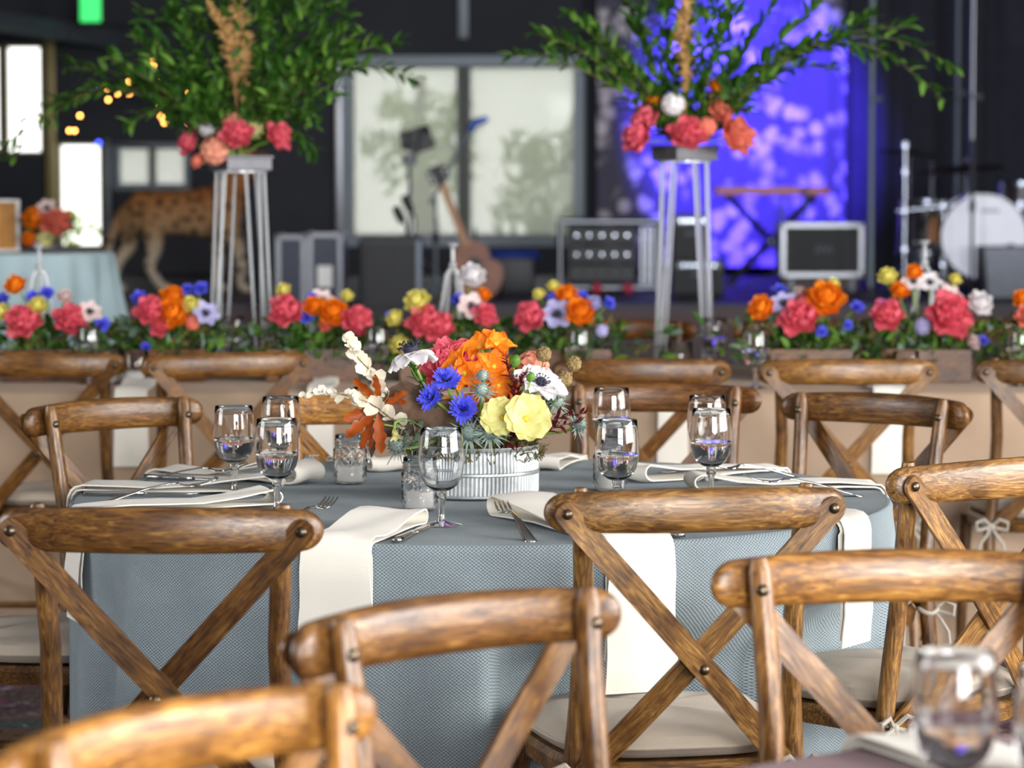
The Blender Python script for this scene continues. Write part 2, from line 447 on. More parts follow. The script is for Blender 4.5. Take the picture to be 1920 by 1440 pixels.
def window(n, hole, axis, pos, cols, rows, mat, fw=0.05, shade=False, pane=True, depth=.08):
    """frame bars, mullions, panes and shades in a wall opening; axis 'x' = wall runs along x"""
    u0, u1, z0, z1 = hole
    def bx(mb, ua, ub, za, zb, th, off=0.0):
        c = ((ua + ub) / 2, (za + zb) / 2)
        if axis == 'x': mb.box((c[0], pos + off, c[1]), (ub - ua, th, zb - za))
        else: mb.box((pos + off, c[0], c[1]), (th, ub - ua, zb - za))
    root = link('window_%d' % n, None); struct(root)
    f = MB()
    bx(f, u0, u1, z0, z0 + fw, depth); bx(f, u0, u1, z1 - fw, z1, depth)
    bx(f, u0, u0 + fw, z0 + fw, z1 - fw, depth); bx(f, u1 - fw, u1, z0 + fw, z1 - fw, depth)
    f.build('window_frame', mat, root, smooth=False)
    du = (u1 - u0 - 2 * fw) / cols; dz = (z1 - z0 - 2 * fw) / rows
    for i in range(1, cols):
        m = MB(); c = u0 + fw + du * i; bx(m, c - fw * .6, c + fw * .6, z0 + fw, z1 - fw, depth * .8); m.build('mullion', mat, root, smooth=False)
    for j in range(1, rows):
        m = MB(); c = z0 + fw + dz * j; bx(m, u0 + fw, u1 - fw, c - fw * .4, c + fw * .4, depth * .7); m.build('transom', mat, root, smooth=False)
    if pane:
        for i in range(cols):
            m = MB(); bx(m, u0 + fw + du * i, u0 + fw + du * (i + 1), z0 + fw, z1 - fw, .006, .03); m.build('pane', M['pane'], root, smooth=False)
    if shade:
        for i in range(cols):
            m = MB(); bx(m, u0 + fw * .9 + du * i, u0 + fw * 1.1 + du * (i + 1), z0 + fw * .8, z1 - fw * .8, .004, -.045); m.build('roller_shade', M['shade'], root, smooth=False)
    return root
window(1, holes_front[0], 'x', YF + .06, 2, 1, M['frame_grey'], 0.10, shade=True)
window(2, holes_front[1], 'x', YF + .06, 1, 1, M['frame_tan'], 0.02)
window(3, holes_front[2], 'x', YF + .06, 1, 1, M['frame_tan'], 0.02)
window(4, holes_front[3], 'x', YF + .06, 2, 1, M['frame_grey'], 0.05, shade=True)
window(5, holes_front[4], 'x', YF + .06, 1, 1, M['frame_tan'], 0.02)
window(6, hole_r, 'y', XR + .08, 6, 2, M['frame_grey'], 0.06, pane=False)
window(7, hole_b, 'x', YB - .08, 5, 2, M['frame_grey'], 0.06, pane=False)
window(8, hole_l, 'y', XL - .08, 3, 2, M['frame_grey'], 0.06, pane=False)
# wall mouldings, posts and the sloping beam at the upper left
def post_at(n, px0, px1, py0, py1, d, mat, th=.06):
    p = W(px0, py0, d); q = W(px1, py1, d)
    m = MB(); m.box(((p.x + q.x) / 2, d, (p.z + q.z) / 2), (q.x - p.x, th, p.z - q.z), bev=.008)
    return struct(m.build('trim_%d' % n, mat))
post_at(1, 84, 106, 60, 400, 23.9, M['frame_tan'])
post_at(2, 196, 208, 262, 470, 23.9, M['frame_grey'])
post_at(3, 628, 642, 110, 470, 23.85, M['alu'], .04)
post_at(4, 1098, 1118, -60, 470, 23.9, M['wall_dark'], .1)
post_at(5, 858, 878, -60, 72, 23.9, M['frame_grey'], .03)
b = MB(); p, q = W(-60, 32, 21.0), W(214, 72, 23.7)
b.tube([p, q], .075, 4); struct(b.build('trim_6', M['frame_grey'], smooth=False))
b = MB(); b.box((W(150, 0, 23.6).x, 23.8, 2.72), (2.4, .16, .28)); struct(b.build('trim_7', M['wall_dark']))
# the stage
SZ = 0.60
b = MB(); b.box((0.05, 21.05, SZ - .02), (8.9, 5.9, .04)); st = struct(b.build('stage_deck', M['stage_top']))
b = MB()
b.box((0.05, 18.14, (SZ - .04) / 2), (8.9, .08, SZ - .04)); b.build('stage_front', M['stage'], st, smooth=False)
for x in (-4.36, 4.46):
    b = MB(); b.box((x, 21.05, (SZ - .04) / 2), (.08, 5.7, SZ - .04)); b.build('stage_side', M['stage'], st, smooth=False)
# outdoors behind the glass
M['grass'] = simple('sunny_lawn', lin(150, 170, 90), 0.9, 0, .3, 3)
b = MB(); b.box((0, 44, -0.3), (60, 39, .1)); g = struct(b.build('ground_outside', M['grass']))
M['tree_leaf'] = petal_mat('tree_leaf', lin(84, 120, 40), lin(170, 190, 80), .4, .6, 3)
M['bark'] = simple('grey_tree_bark', lin(120, 110, 100), .9, 0, .3, 9)
def outside_tree(x, y, h, r, n, label, seed, dz=0.0):
    q = random.Random(seed)
    t = thing('garden_tree', label, 'tree', (x, y, -.25), group='trees outside the far windows')
    m = MB(); m.tube([(0, 0, 0), (.05, .03, h * .4), (-.06, 0, h * .75), (0, 0, h)], [.16, .13, .09, .03], 8); m.build('trunk', M['bark'], t)
    m = MB()
    for i in range(n):
        a = q.random() * 6.283; e = q.uniform(-.9, .9); rr = r * q.random() ** .4
        c = Vector((math.cos(a) * math.cos(e) * rr, math.sin(a) * math.cos(e) * rr, h * .75 + dz + math.sin(e) * rr * 1.1))
        s = q.uniform(.07, .14); rot = Euler((q.random() * 6, q.random() * 6, q.random() * 6)).to_matrix()
        m.add([c + rot @ Vector(p) * s for p in ((-.6, 0, 0), (0, -.3, .05), (1, 0, 0), (0, .3, .05))], [(0, 1, 2, 3)])
    o = m.build('foliage', M['tree_leaf'], t, smooth=False); o['kind'] = 'stuff'
outside_tree(.55, 26.2, 2.2, .75, 900, 'dark leafy tree showing through the right hand shade of the big window', 3, -.2)
outside_tree(-.85, 28.5, 2.6, .6, 420, 'pale tree faintly seen through the left hand shade of the big window', 4)
outside_tree(-4.3, 27.0, 1.6, .6, 380, 'sunny yellow green shrub outside the lower left bright window', 5, -.3)
# ------------------------------------------------------------------ cross-back chairs
def chair_meshes():
    """local frame: x = sitter's right/left, +y = the way the chair faces, origin on the floor under the rail's middle"""
    P = {}
    # bent top rail, ends coming forward
    L = .236
    def rail(u, v):
        x = math.sin((u - .5) * math.pi)
        e = max(0.0, (abs(x) - .87) / .13)
        hz = (.034 - .005 * abs(x) ** 2) * math.sqrt(max(.015, 1 - e * e * .985)); hy = .0165 * math.sqrt(max(.04, 1 - e * e * .96))
        a = v * 2 * math.pi
        ca, sa = math.cos(a), math.sin(a)
        ex = .72
        yy = math.copysign(abs(ca) ** ex, ca) * hy; zz = math.copysign(abs(sa) ** ex, sa) * hz
        xx = x * L
        return (xx, .048 * (x * x) + yy, .851 + .004 * (1 - x * x) + zz)
    m = MB(); m.grid(rail, 44, 20)
    n = 21
    m.f.append(tuple(range(0, 20))); m.f.append(tuple(reversed(range(44 * n, 44 * n + 20))))
    P['top_rail'] = [(m.mesh('top_rail', M['wood_x']), None, None)]
    # rear posts running down into the back legs
    P['rear_post'] = []
    for s in (-1, 1):
        m = MB()
        pts = [(s * .192, .045, 0), (s * .186, .085, .2), (s * .178, .112, .43), (s * .169, .103, .55), (s * .166, .085, .68), (s * .172, .067, .80), (s * .177, .0585, .870), (s * .178, .058, .8865)]
        m.tube(pts, [.0135, .0155, .0165, .0165, .016, .0155, .015, .010], 12)
        P['rear_post'].append((m.mesh('rear_post', M['wood_z']), None, None))
    P['front_leg'] = []
    for s in (-1, 1):
        m = MB(); m.tube([(s * .20, .475, 0), (s * .196, .462, .2), (s * .188, .45, .435)], [.013, .0155, .018], 12)
        P['front_leg'].append((m.mesh('front_leg', M['wood_z']), None, None))
    # seat frame
    def seat_outline(k, o=0.0):
        a = 2 * math.pi * k
        c, s_ = math.cos(a), math.sin(a); ex = .55
        y = math.copysign(abs(s_) ** ex, s_); x = math.copysign(abs(c) ** ex, c)
        w = (.178 + .03 * (y + 1) / 2) + o
        return x * w, .285 + y * (.195 + o)
    m = MB()
    prof = [(.425, -.012), (.422, 0.0), (.446, .004), (.456, -.004), (.456, -.05)]
    m.grid(lambda u, v: (*seat_outline(u, prof[int(round(v * 4))][1]), prof[int(round(v * 4))][0]), 40, 4, closed_u=True)
    m.f.append(tuple(k * 5 + 4 for k in range(40))); m.f.append(tuple(k * 5 for k in reversed(range(40))))
    P['seat'] = [(m.mesh('seat', M['wood_x']), None, None)]
    # cushion
    m = MB(); NP = 9
    def cush(u, v):
        t = v
        if t < .5: o = -.19 * (1 - t * 2) ** 1.0; z = .458
        else: o = 0; z = 0
        prof = [(-.195, .458), (-.03, .457), (-.006, .463), (.004, .478), (-.002, .492), (-.02, .502), (-.06, .509), (-.12, .513), (-.195, .514)]
        i = int(round(v * 8)); o, z = prof[i]
        x, y = seat_outline(u, max(o, -.18))
        if i in (0, 8): x, y = x * .02, .285 + (y - .285) * .05
        z += .003 * math.sin(u * 31 + i) if 4 <= i <= 7 else 0
        return (x, y, z)
    m.grid(cush, 44, 8, closed_u=True)
    P['cushion'] = [(m.mesh('cushion', M['cushion']), None, None)]
    m = MB(); pts = [(*seat_outline(k / 44, .0045), .478) for k in range(45)]
    m.tube(pts, .0028, 6, cap=False); P['piping'] = [(m.mesh('piping', M['cushion']), None, None)]
    # cross straps, a flat lath with round ends, long axis = local z
    P['cross_strap'] = []; P['bolt'] = []
    for s in (-1, 1):
        a = Vector((s * .208, .048 * (.208 / L) ** 2 - .0215 , .852)); e = Vector((-s * .172, .094, .43))
        off = -.0085 if s < 0 else 0.0
        mid = Vector((0, .022 + off, .615))
        ln = (e - a).length
        out = []
        w = .0185
        for k in range(9): t = math.pi * k / 8; out.append((w * math.cos(t), ln / 2 + w * math.sin(t) * .9))
        for k in range(9): t = math.pi + math.pi * k / 8; out.append((w * math.cos(t), -ln / 2 + w * math.sin(t) * .5))
        nseg = 14; m = MB()
        # bowed lath: cross-sections from a to e with a gentle bow backwards in the middle
        d = (a - e).normalized(); side = Vector((0, 1, 0)).cross(d).normalized(); nrm = d.cross(side)
        if nrm.y > 0: nrm = -nrm
        rings = []
        for i in range(nseg + 5):
            if i < 3: tt = -.018 + .006 * i * 1.0; tt = [-.017, -.012, -.004][i]; ww = [.006, .014, .0178][i]; pos = a - d * tt
            elif i >= nseg + 3: continue
            else: k = (i - 3) / (nseg - 1); pos = a.lerp(e, k); ww = w
            k = max(0, min(1, (a - pos).dot(d) / ln)); pos = pos + nrm * (.012 * math.sin(math.pi * k)) + Vector((0, off * math.sin(math.pi * k), 0))
            rings.append((pos, ww))
        vs = []
        for pos, ww in rings:
            for sx, sn in ((-1, -1), (1, -1), (1, 1), (-1, 1)): vs.append(pos + side * ww * sx + nrm * .0036 * sn)
        fs = []
        for i in range(len(rings) - 1):
            for k in range(4): fs.append((i * 4 + k, i * 4 + (k + 1) % 4, i * 4 + 4 + (k + 1) % 4, i * 4 + 4 + k))
        fs += [(3, 2, 1, 0), tuple(len(vs) - 4 + k for k in range(4))]
        q = Vector((0, 0, 1)).rotation_difference(d); c0 = (a + e) / 2; Mi = (Matrix.Translation(c0) @ q.to_matrix().to_4x4()).inverted()
        m.add(vs, fs, Mi); P['cross_strap'].append((m.mesh('cross_strap', M['wood_z']), c0, q))
        bm_ = MB(); bm_.ball((0, 0, 0), .0085, 10, 6, (1, .6, 1)); me = bm_.mesh('bolt', M['bolt'])
        P['bolt'].append((me, (a.x, a.y - .006, a.z), None))
        P['bolt'].append((me, (s * .176, .0745, .848), None))
    P['bolt'].append((P['bolt'][0][0], (0, .012 - .017, .613), None))
    # stretchers
    P['stretcher'] = []
    for (p, q) in (((-.196, .46, .2), (.196, .46, .2)), ((-.187, .085, .24), (-.195, .462, .24)), ((.187, .085, .24), (.195, .462, .24)), ((-.187, .08, .19), (.187, .08, .19))):
        m = MB(); m.tube([p, q], .0095, 8); P['stretcher'].append((m.mesh('stretcher', M['wood_x']), None, None))
    # knotted ties round the posts
    P['cushion_tie'] = []
    for s in (-1, 1):
        m = MB(); c = Vector((s * .178, .112, .43))
        ring = [c + Vector((math.cos(t) * .02, math.sin(t) * .02, .012 + .004 * math.sin(2 * t))) for t in [i * math.pi / 6 for i in range(13)]]
        m.tube(ring, .005, 6, cap=False)
        for (dx, dz) in ((1, .3), (-1, .2)):
            k = c + Vector((0, -.024, .01))
            loop = [k, k + Vector((dx * .02, -.012, .02)), k + Vector((dx * .042, -.016, .012)), k + Vector((dx * .04, -.016, -.008)), k + Vector((dx * .015, -.01, -.004)), k]
            m.tube(loop, .0046, 6)
            tail = [k, k + Vector((dx * .012, -.01, -.02)), k + Vector((dx * .03, -.012, -.045)), k + Vector((dx * .034, -.01, -.07))]
            m.tube(tail, .0042, 6)
        m.ball(c + Vector((0, -.026, .01)), .009, 8, 6)
        P['cushion_tie'].append((m.mesh('cushion_tie', M['tie']), None, None))
    return P
CH = chair_meshes()
for lst in CH.values():
    for me, _, _ in lst: me.set_sharp_from_angle(angle=R(45))
CHAIRS = []
def chair(x, y, face, label, group, tint=(1, 1, 1)):
    """face = (fx, fy): the way it faces"""
    rz = math.atan2(face[1], face[0]) - math.pi / 2
    t = thing('cross_back_chair', label, 'chair', (x, y, 0), (0, 0, rz), group)
    cu = None
    for name, lst in CH.items():
        for me, loc, q in lst:
            par = cu if (name == 'piping') else t
            o = link(name, me, par, loc, q); o.color = (*tint, 1)
            if name == 'cushion': cu = o
    CHAIRS.append((x, y, rz))
    return t
TC = Vector((-.058, 5.55, 0)); TR = .765; TZ = .765
gA = 'chairs around the blue clothed round table'
chair(-.507, 4.20, (.04, 1), 'dark brown cross back chair seen from behind at the front left of the blue table', gA, (.80, .70, .58))
chair(.289, 4.46, (-.20, .98), 'tan cross back chair seen from behind at the front right of the blue table', gA, (1.18, 1.12, 1.0))
chair(.83, 4.95, (-.60, .80), 'pale grey brown chair at the right edge, its back turned, beside the blue table', gA, (1.35, 1.3, 1.25))
chair(.81, 6.46, (-.62, -.78), 'dark chair facing us behind the right end of the blue table', gA, (.78, .66, .58))
chair(.335, 6.80, (-.1, -1), 'reddish brown chair facing us straight behind the right pair of goblets', gA, (.86, .68, .52))
chair(-.30, 6.46, (.06, -1), 'pale weathered chair facing us behind the flower centrepiece', gA, (2.3, 2.1, 1.8))
chair(-.87, 6.30, (.72, -.70), 'brown chair turned sideways behind the left end of the blue table', gA, (1.0, .88, .72))
chair(-1.13, 5.62, (1, .05), 'chair at the left edge of the picture with only its cushion showing', gA, (.8, .72, .6))
gN = 'chairs of the nearer table in the foreground'
chair(.475, 3.72, (.10, -1), 'golden brown chair facing us at the lower right, blurred goblets before it', gN, (1.5, 1.28, .95))
chair(-.085, 3.30, (.66, -.75), 'brown chair in the bottom middle with a grey sheen on its slanting rail', gN, (1.05, .9, .78))
chair(-.315, 2.62, (.78, -.62), 'very blurred light tan chair at the bottom left corner', gN, (2.1, 1.85, 1.38))
# ------------------------------------------------------------------ the round table and its cloth
t = thing('round_table', 'round folding table hidden under the blue grey woven cloth', 'table', (TC.x, TC.y, 0))
m = MB(); m.lathe([(.01, .735), (.752, .735), (.756, .745), (.752, .757), (.01, .757)], 64); m.build('tabletop', M['table_wood'], t)
for k in range(4):
    a = math.pi / 4 + k * math.pi / 2
    m = MB(); m.tube([(math.cos(a) * .34, math.sin(a) * .34, 0), (math.cos(a) * .42, math.sin(a) * .42, .735)], .014, 8); m.build('leg', M['bolt'], t)

def chair_push(x, y, r_in):
    """how far a cloth point has to move in towards the table axis to clear the chair seats"""
    v = Vector((x - TC.x, y - TC.y)); r = v.length; u = v / r
    for (cx, cy, rz) in CHAIRS[:8]:
        c, s = math.cos(-rz), math.sin(-rz)
        rr = r
        while rr > r_in:
            px, py = TC.x + u.x * rr - cx, TC.y + u.y * rr - cy
            lx, ly = px * c - py * s, px * s + py * c
            if abs(lx) < .235 and .02 < ly < .51: rr -= .01
            else: break
        r = min(r, rr)
    return r
def cloth_fn():
    NA, NV = 220, 22
    lim = []
    for i in range(NA):
        a = 2 * math.pi * i / NA
        lim.append(chair_push(TC.x + math.cos(a) * .80, TC.y + math.sin(a) * .80, .56))
    sm = []
    for i in range(NA):
        w = [min(lim[(i + k) % NA] for k in (-1, 0, 1)) for i in (i,)]
        sm.append(sum(min(.80, lim[(i + k) % NA]) for k in range(-4, 5)) / 9 * .4 + w[0] * .6)
    vs = []; fs = []; uvs = []
    rings = [0.002, .1, .2, .3, .4, .5, .6, .68, .73, .752]
    zs = [.7605] * len(rings)
    for i in range(NA):
        a = 2 * math.pi * i / NA
        for j, r in enumerate(rings):
            vs.append((TC.x + math.cos(a) * r, TC.y + math.sin(a) * r, .7605)); uvs.append((math.cos(a) * r, math.sin(a) * r))
        drop = [.761, .7585, .752, .742, .72, .69, .65, .60, .56, .53, .50, .46, .42, .36, .30, .24, .18, .12, .06, .02]
        for j, z in enumerate(drop):
            q = max(0.0, (.76 - z) / .74)
            fold = math.sin(a * 13 + .7) * .55 + math.sin(a * 8 + 2.1) * .45 + .35 * math.sin(a * 23 + 1.0)
            r = .7585 + (.0065 if j > 1 else .003 * j) + fold * .046 * min(1, q * 1.9) ** .9 + .012 * q
            k = max(0, min(1, (.66 - z) / .13)); k = k * k * (3 - 2 * k)
            r = r * (1 - k) + min(r, sm[i]) * k
            r = max(r, .57)
            vs.append((TC.x + math.cos(a) * r, TC.y + math.sin(a) * r, z)); uvs.append((a * .765, z + 2))
    c = len(rings) + 20
    for i in range(NA):
        i2 = (i + 1) % NA
        for j in range(c - 1): fs.append((i * c + j, i2 * c + j, i2 * c + j + 1, i * c + j + 1))
    me = bpy.data.meshes.new('tablecloth'); me.from_pydata(vs, [], fs)
    ul = me.uv_layers.new(name='UVMap')
    for lp, p in zip(me.polygons, fs):
        for li, vi in zip(lp.loop_indices, p):
            u, v = uvs[vi]
            if p[0] // c == NA - 1 and vi // c == 0 and vi % c >= len(rings): u += 2 * math.pi * .765
            ul.data[li].uv = (u, v)
    me.materials.append(M['blue_cloth'])
    me.polygons.foreach_set('use_smooth', [True] * len(me.polygons))
    return me
tag(link('tablecloth', cloth_fn()), 'blue grey woven cloth hanging in folds from the round table', 'tablecloth')

# ------------------------------------------------------------------ goblets
def goblet_proto():
    P = {}
    m = MB()
    out = [(.0065, .058), (.017, .0615), (.027, .069), (.0345, .082), (.0385, .098), (.0395, .115), (.0385, .135), (.0365, .152), (.0352, .166)]
    inn = [(.0342, .1662), (.0354, .152), (.0373, .135), (.0382, .115), (.0372, .099), (.0332, .0835), (.0258, .0712), (.016, .0642), (.001, .0625)]
    m.lathe([(.0008, .0575)] + out + [(.0347, .1668)] + inn, 36); P['bowl'] = m.mesh('bowl', M['glass'])
    m = MB(); m.lathe([(.0012, .0595), (.0095, .0592), (.0088, .054), (.0072, .050), (.0092, .0465), (.0066, .042), (.0054, .034), (.0052, .02), (.0062, .0105), (.0085, .0072), (.001, .007)], 24); P['stem'] = m.mesh('stem', M['glass'])
    m = MB(); m.lathe([(.001, .0075), (.009, .0075), (.02, .0045), (.031, .0024), (.0345, .0014), (.0345, .0004), (.001, .0004)], 36); P['foot'] = m.mesh('foot', M['glass'])
    m = MB(); m.lathe([(.001, .0626), (.0161, .0643), (.0259, .0713), (.0333, .0836), (.0373, .0991), (.0380, .106), (.0379, .1062), (.001, .1058)], 36); P['water'] = m.mesh('water', M['water'])
    for me in P.values(): me.set_sharp_from_angle(angle=R(50))
    return P
GOB = goblet_proto()
def goblet(x, y, z, label, group, water=True, scale=1.0):
    g = thing('water_goblet', label, 'glass', (x, y, z), (0, 0, rng.random() * 6), group, scale)
    for k, me in GOB.items():
        if k == 'water' and not water: continue
        link(k, me, g)
    return g
gG = 'stemmed water goblets on the blue table'
for (px, d, lab, wt) in ((437, 5.57, 'half full goblet farthest left on the blue table', 1), (517, 5.27, 'half full goblet nearest the dark brown chair on the left', 1),
                     (525, 5.81, 'goblet half hidden behind the two left goblets', 1), (827, 5.07, 'empty goblet in front of the ribbed metal flower tin', 0),
                     (694, 6.08, 'goblet partly hidden by rust oak leaves behind the jar', 0), (1147, 6.05, 'rear goblet of the pair right of the flower tin', 1),
                     (1158, 5.25, 'front goblet of the pair right of the flower tin, before a jar', 1), (1327, 5.84, 'rear goblet of the pair at the right end of the blue table', 0),
                     (1335, 5.50, 'front goblet of the pair at the right end of the blue table', 1)):
    goblet((px - 960) / FPX * d, d, TZ - .0035, lab, gG, wt)
# ------------------------------------------------------------------ quilted jelly jars with white candles
def jar_proto():
    m = MB()
    def warp(r, z, a):
        if .014 < z < .066 and r > .0265:
            q = abs(math.sin(a * 7 + z * 260)) + abs(math.sin(a * 7 - z * 260))
            return r + .0026 * (q - 1)
        return r
    prof = [(.001, .001), (.025, .001), (.029, .004), (.0305, .010)] + [(.031, .012 + .0045 * k) for k in range(13)] + [(.0305, .070), (.029, .074), (.0292, .077), (.0305, .078), (.0305, .0795), (.0292, .0805), (.0292, .084), (.0305, .085), (.0305, .0865), (.0292, .0875), (.0292, .0945), (.0284, .096), (.0272, .0945), (.0268, .076), (.0278, .068), (.0278, .012), (.026, .006), (.001, .0055)]
    m.lathe(prof, 64, warp=warp); me = m.mesh('jar_body', M['glass']); me.set_sharp_from_angle(angle=R(60)); return me
JAR = jar_proto()
m = MB(); m.lathe([(.001, 0), (.0255, 0), (.0258, .003), (.0258, .026), (.0245, .0285), (.012, .0278), (.001, .0275)], 28); WAX = m.mesh('wax', M['wax'])
m = MB(); m.tube([(0, 0, .027), (.001, 0, .033), (.0004, .001, .037)], .0009, 5); WICK = m.mesh('wick', M['dark_eye'])
def jar(x, y, z, lab, labc, scale=1.0, g1='quilted glass jars on the blue table', g2='white candles inside the jars'):
    tj = thing('jelly_jar', lab, 'jar', (x, y, z), (0, 0, rng.random()), g1, scale); link('jar_body', JAR, tj)
    tc = thing('votive_candle', labc, 'candle', (x, y, z + .0062 * scale), (0, 0, 0), g2, scale); link('wax', WAX, tc); link('wick', WICK, tc)
for (px, d, lab, lc) in ((655, 5.77, 'quilted glass jar left of the flower tin, standing alone', 'white candle in the lone jar left of the flower tin'),
                     (786, 5.30, 'quilted glass jar tucked behind the empty front goblet', 'white candle in the jar behind the empty front goblet'),
                     (1145, 5.64, 'glass jar behind the front goblet right of the tin', 'white candle in the jar right of the flower tin')):
    jar((px - 960) / FPX * d, d, TZ - .0035, lab, lc)
# ------------------------------------------------------------------ napkins, forks, knives
def napkin_mesh(inner, drop, width, loop, seed, skew=0.0):
    """local: +x outward from the table axis, z up from the table; a long folded napkin with a looped inner end"""
    q = random.Random(seed); th = .0035; re = .7625
    path = []
    h1, h2 = .0036, .0105
    # lower leaf: from the hanging end up and inwards, round the loop, back out along the upper leaf and down
    dropl = drop * q.uniform(.75, .95)
    for k in range(6): path.append((re + .012 + .004 * math.sin(k), -dropl + (dropl - .02) * k / 5))
    for k in range(4): t = math.pi / 2 * k / 3; path.append((re - .006 + .018 * math.cos(t) * 1.0, -.014 + (.014 + h1) * math.sin(t)))
    for k in range(1, 6): path.append((re - (re - inner) * k / 5, h1 + (.001 if k < 5 else 0)))
    for k in range(1, 8): t = -math.pi / 2 - math.pi * k / 8; path.append((inner + loop * 1.3 * math.cos(t), h1 + loop + loop * math.sin(t)))
    top = h1 + 2 * loop
    for k in range(0, 6): f = k / 5; path.append((inner + (re - .01 - inner) * f, top * (1 - f) ** 2 + h2 * (1 - (1 - f) ** 2) + .003 * math.sin(f * 7 + seed)))
    for k in range(1, 5): t = math.pi / 2 * (1 - k / 4); path.append((re - .004 + .024 * math.cos(t), -.02 + (.02 + h2) * math.sin(t)))
    for k in range(1, 8): path.append((re + .020 + .003 * math.sin(k * 1.3 + seed), -.02 - (drop - .02) * k / 7))
    nrm = []
    for i, p in enumerate(path):
        a = path[max(i - 1, 0)]; b_ = path[min(i + 1, len(path) - 1)]
        dx, dz = b_[0] - a[0], b_[1] - a[1]; l = math.hypot(dx, dz) or 1
        nrm.append((-dz / l, dx / l))
    vs = []; NW = 8; n = len(path)
    for side in (1, -1):
        for (p, nn) in zip(path, nrm):
            for j in range(NW + 1):
                v = j / NW * 2 - 1
                flare = 1 + .10 * max(0, -p[1]) / max(drop, .01)
                edge = 1 - .25 * max(0, abs(v) - .8) / .2
                wob = .0022 * math.sin(v * 3 + p[0] * 20 + seed)
                vs.append((p[0] + nn[0] * th / 2 * side * edge, v * width / 2 * flare + skew * (p[0] - re), p[1] + nn[1] * th / 2 * side * edge + (wob if p[1] > 0 else 0)))
    fs = []; c = NW + 1; off = n * c
    for i in range(n - 1):
        for j in range(NW):
            fs.append((i * c + j, i * c + j + 1, (i + 1) * c + j + 1, (i + 1) * c + j))
            fs.append((off + i * c + j, off + (i + 1) * c + j, off + (i + 1) * c + j + 1, off + i * c + j + 1))
        for j, flip in ((0, 0), (NW, 1)):
            q4 = (i * c + j, (i + 1) * c + j, off + (i + 1) * c + j, off + i * c + j); fs.append(q4 if not flip else q4[::-1])
    for i in (0, n - 1):
        for j in range(NW): fs.append((i * c + j, off + i * c + j, off + i * c + j + 1, i * c + j + 1))
    m = MB(); m.add(vs, fs); me = m.mesh('napkin', M['napkin']); me.set_sharp_from_angle(angle=R(70)); return me
def ribbon(mb, path, th):
    """flat piece of cutlery: (x, halfwidth, z) stations along x"""
    vs = []
    for (x, w, z) in path:
        for (sy, sz) in ((-1, -.5), (-.6, .5), (.6, .5), (1, -.5)): vs.append((x, w * sy, z + th * sz))
    fs = []; n = len(path)
    for i in range(n - 1):
        for k in range(4): fs.append((i * 4 + k, i * 4 + (k + 1) % 4, i * 4 + 4 + (k + 1) % 4, i * 4 + 4 + k))
    fs += [(3, 2, 1, 0), tuple(4 * n - 4 + k for k in range(4))]
    mb.add(vs, fs)
def fork_parts():
    h = MB(); ribbon(h, [(-.10, .006, .0025), (-.095, .0105, .003), (-.07, .0095, .006), (-.02, .0055, .0125), (.02, .0034, .014), (.035, .0035, .0115)], .0026)
    hd = MB(); ribbon(hd, [(.033, .0035, .0115), (.043, .0085, .007), (.052, .0118, .0045), (.058, .012, .004)], .002)
    tn = MB()
    for k in range(4):
        y = (k - 1.5) * .0066; s = MB()
        ribbon(s, [(.056, .0022, .004), (.07, .0018, .0035), (.085, .0016, .0055), (.098, .0008, .0095)], .002)
        tn.add([(x, yy + y, z) for x, yy, z in s.v], s.f)
    return h.mesh('handle', M['steel']), hd.mesh('fork_head', M['steel']), tn.mesh('tines', M['steel'])
FORK = fork_parts()
h = MB(); ribbon(h, [(-.115, .006, .004), (-.11, .0105, .0045), (-.08, .0092, .0045), (-.03, .0075, .0045), (.0, .006, .0045)], .007)
bl = MB(); ribbon(bl, [(-.002, .0055, .0045), (.012, .0095, .0045), (.06, .0105, .0045), (.09, .0085, .0045), (.105, .002, .0045)], .0022)
KNIFE = (h.mesh('handle', M['steel']), bl.mesh('blade', M['steel']))
def cutlery(kind, x, y, z, rz, lab, grp):
    if kind == 'fork':
        t = thing('dinner_fork', lab, 'fork', (x, y, z + .013), (0, R(-9), rz), grp, 1.15)
        for nm, me in zip(('handle', 'fork_head', 'tines'), FORK): link(nm, me, t)
    else:
        t = thing('dinner_knife', lab, 'knife', (x, y, z), (0, 0, rz), grp)
        for nm, me in zip(('handle', 'blade'), KNIFE): link(nm, me, t)
settings = [(-107, .50, .17, .118, .012, 'at the front left, its end hanging beside the dark chair', 1, 1),
            (-70, .33, .245, .115, .016, 'behind the tan chair at the front right', 1, 1),
            (-33, .45, .215, .10, .012, 'hanging over the bright right side of the cloth', 1, 1),
            (11, .42, .06, .085, .014, 'nearest the pale chair at the right edge', 1, 1),
            (40, .40, .05, .085, .016, 'before the dark chair behind the right end', 1, 1),
            (77, .50, .05, .09, .012, 'at the back, right of the flower tin', 0, 0),
            (112, .50, .05, .09, .012, 'at the back, left of the flower tin', 0, 0),
            (147, .42, .05, .09, .018, 'before the sideways brown chair, with a round loop', 1, 1),
            (173, .40, .07, .09, .014, 'at the left end, the middle of three', 1, 1),
            (203, .42, .19, .085, .012, 'at the left end, nearest of three', 1, 1)]
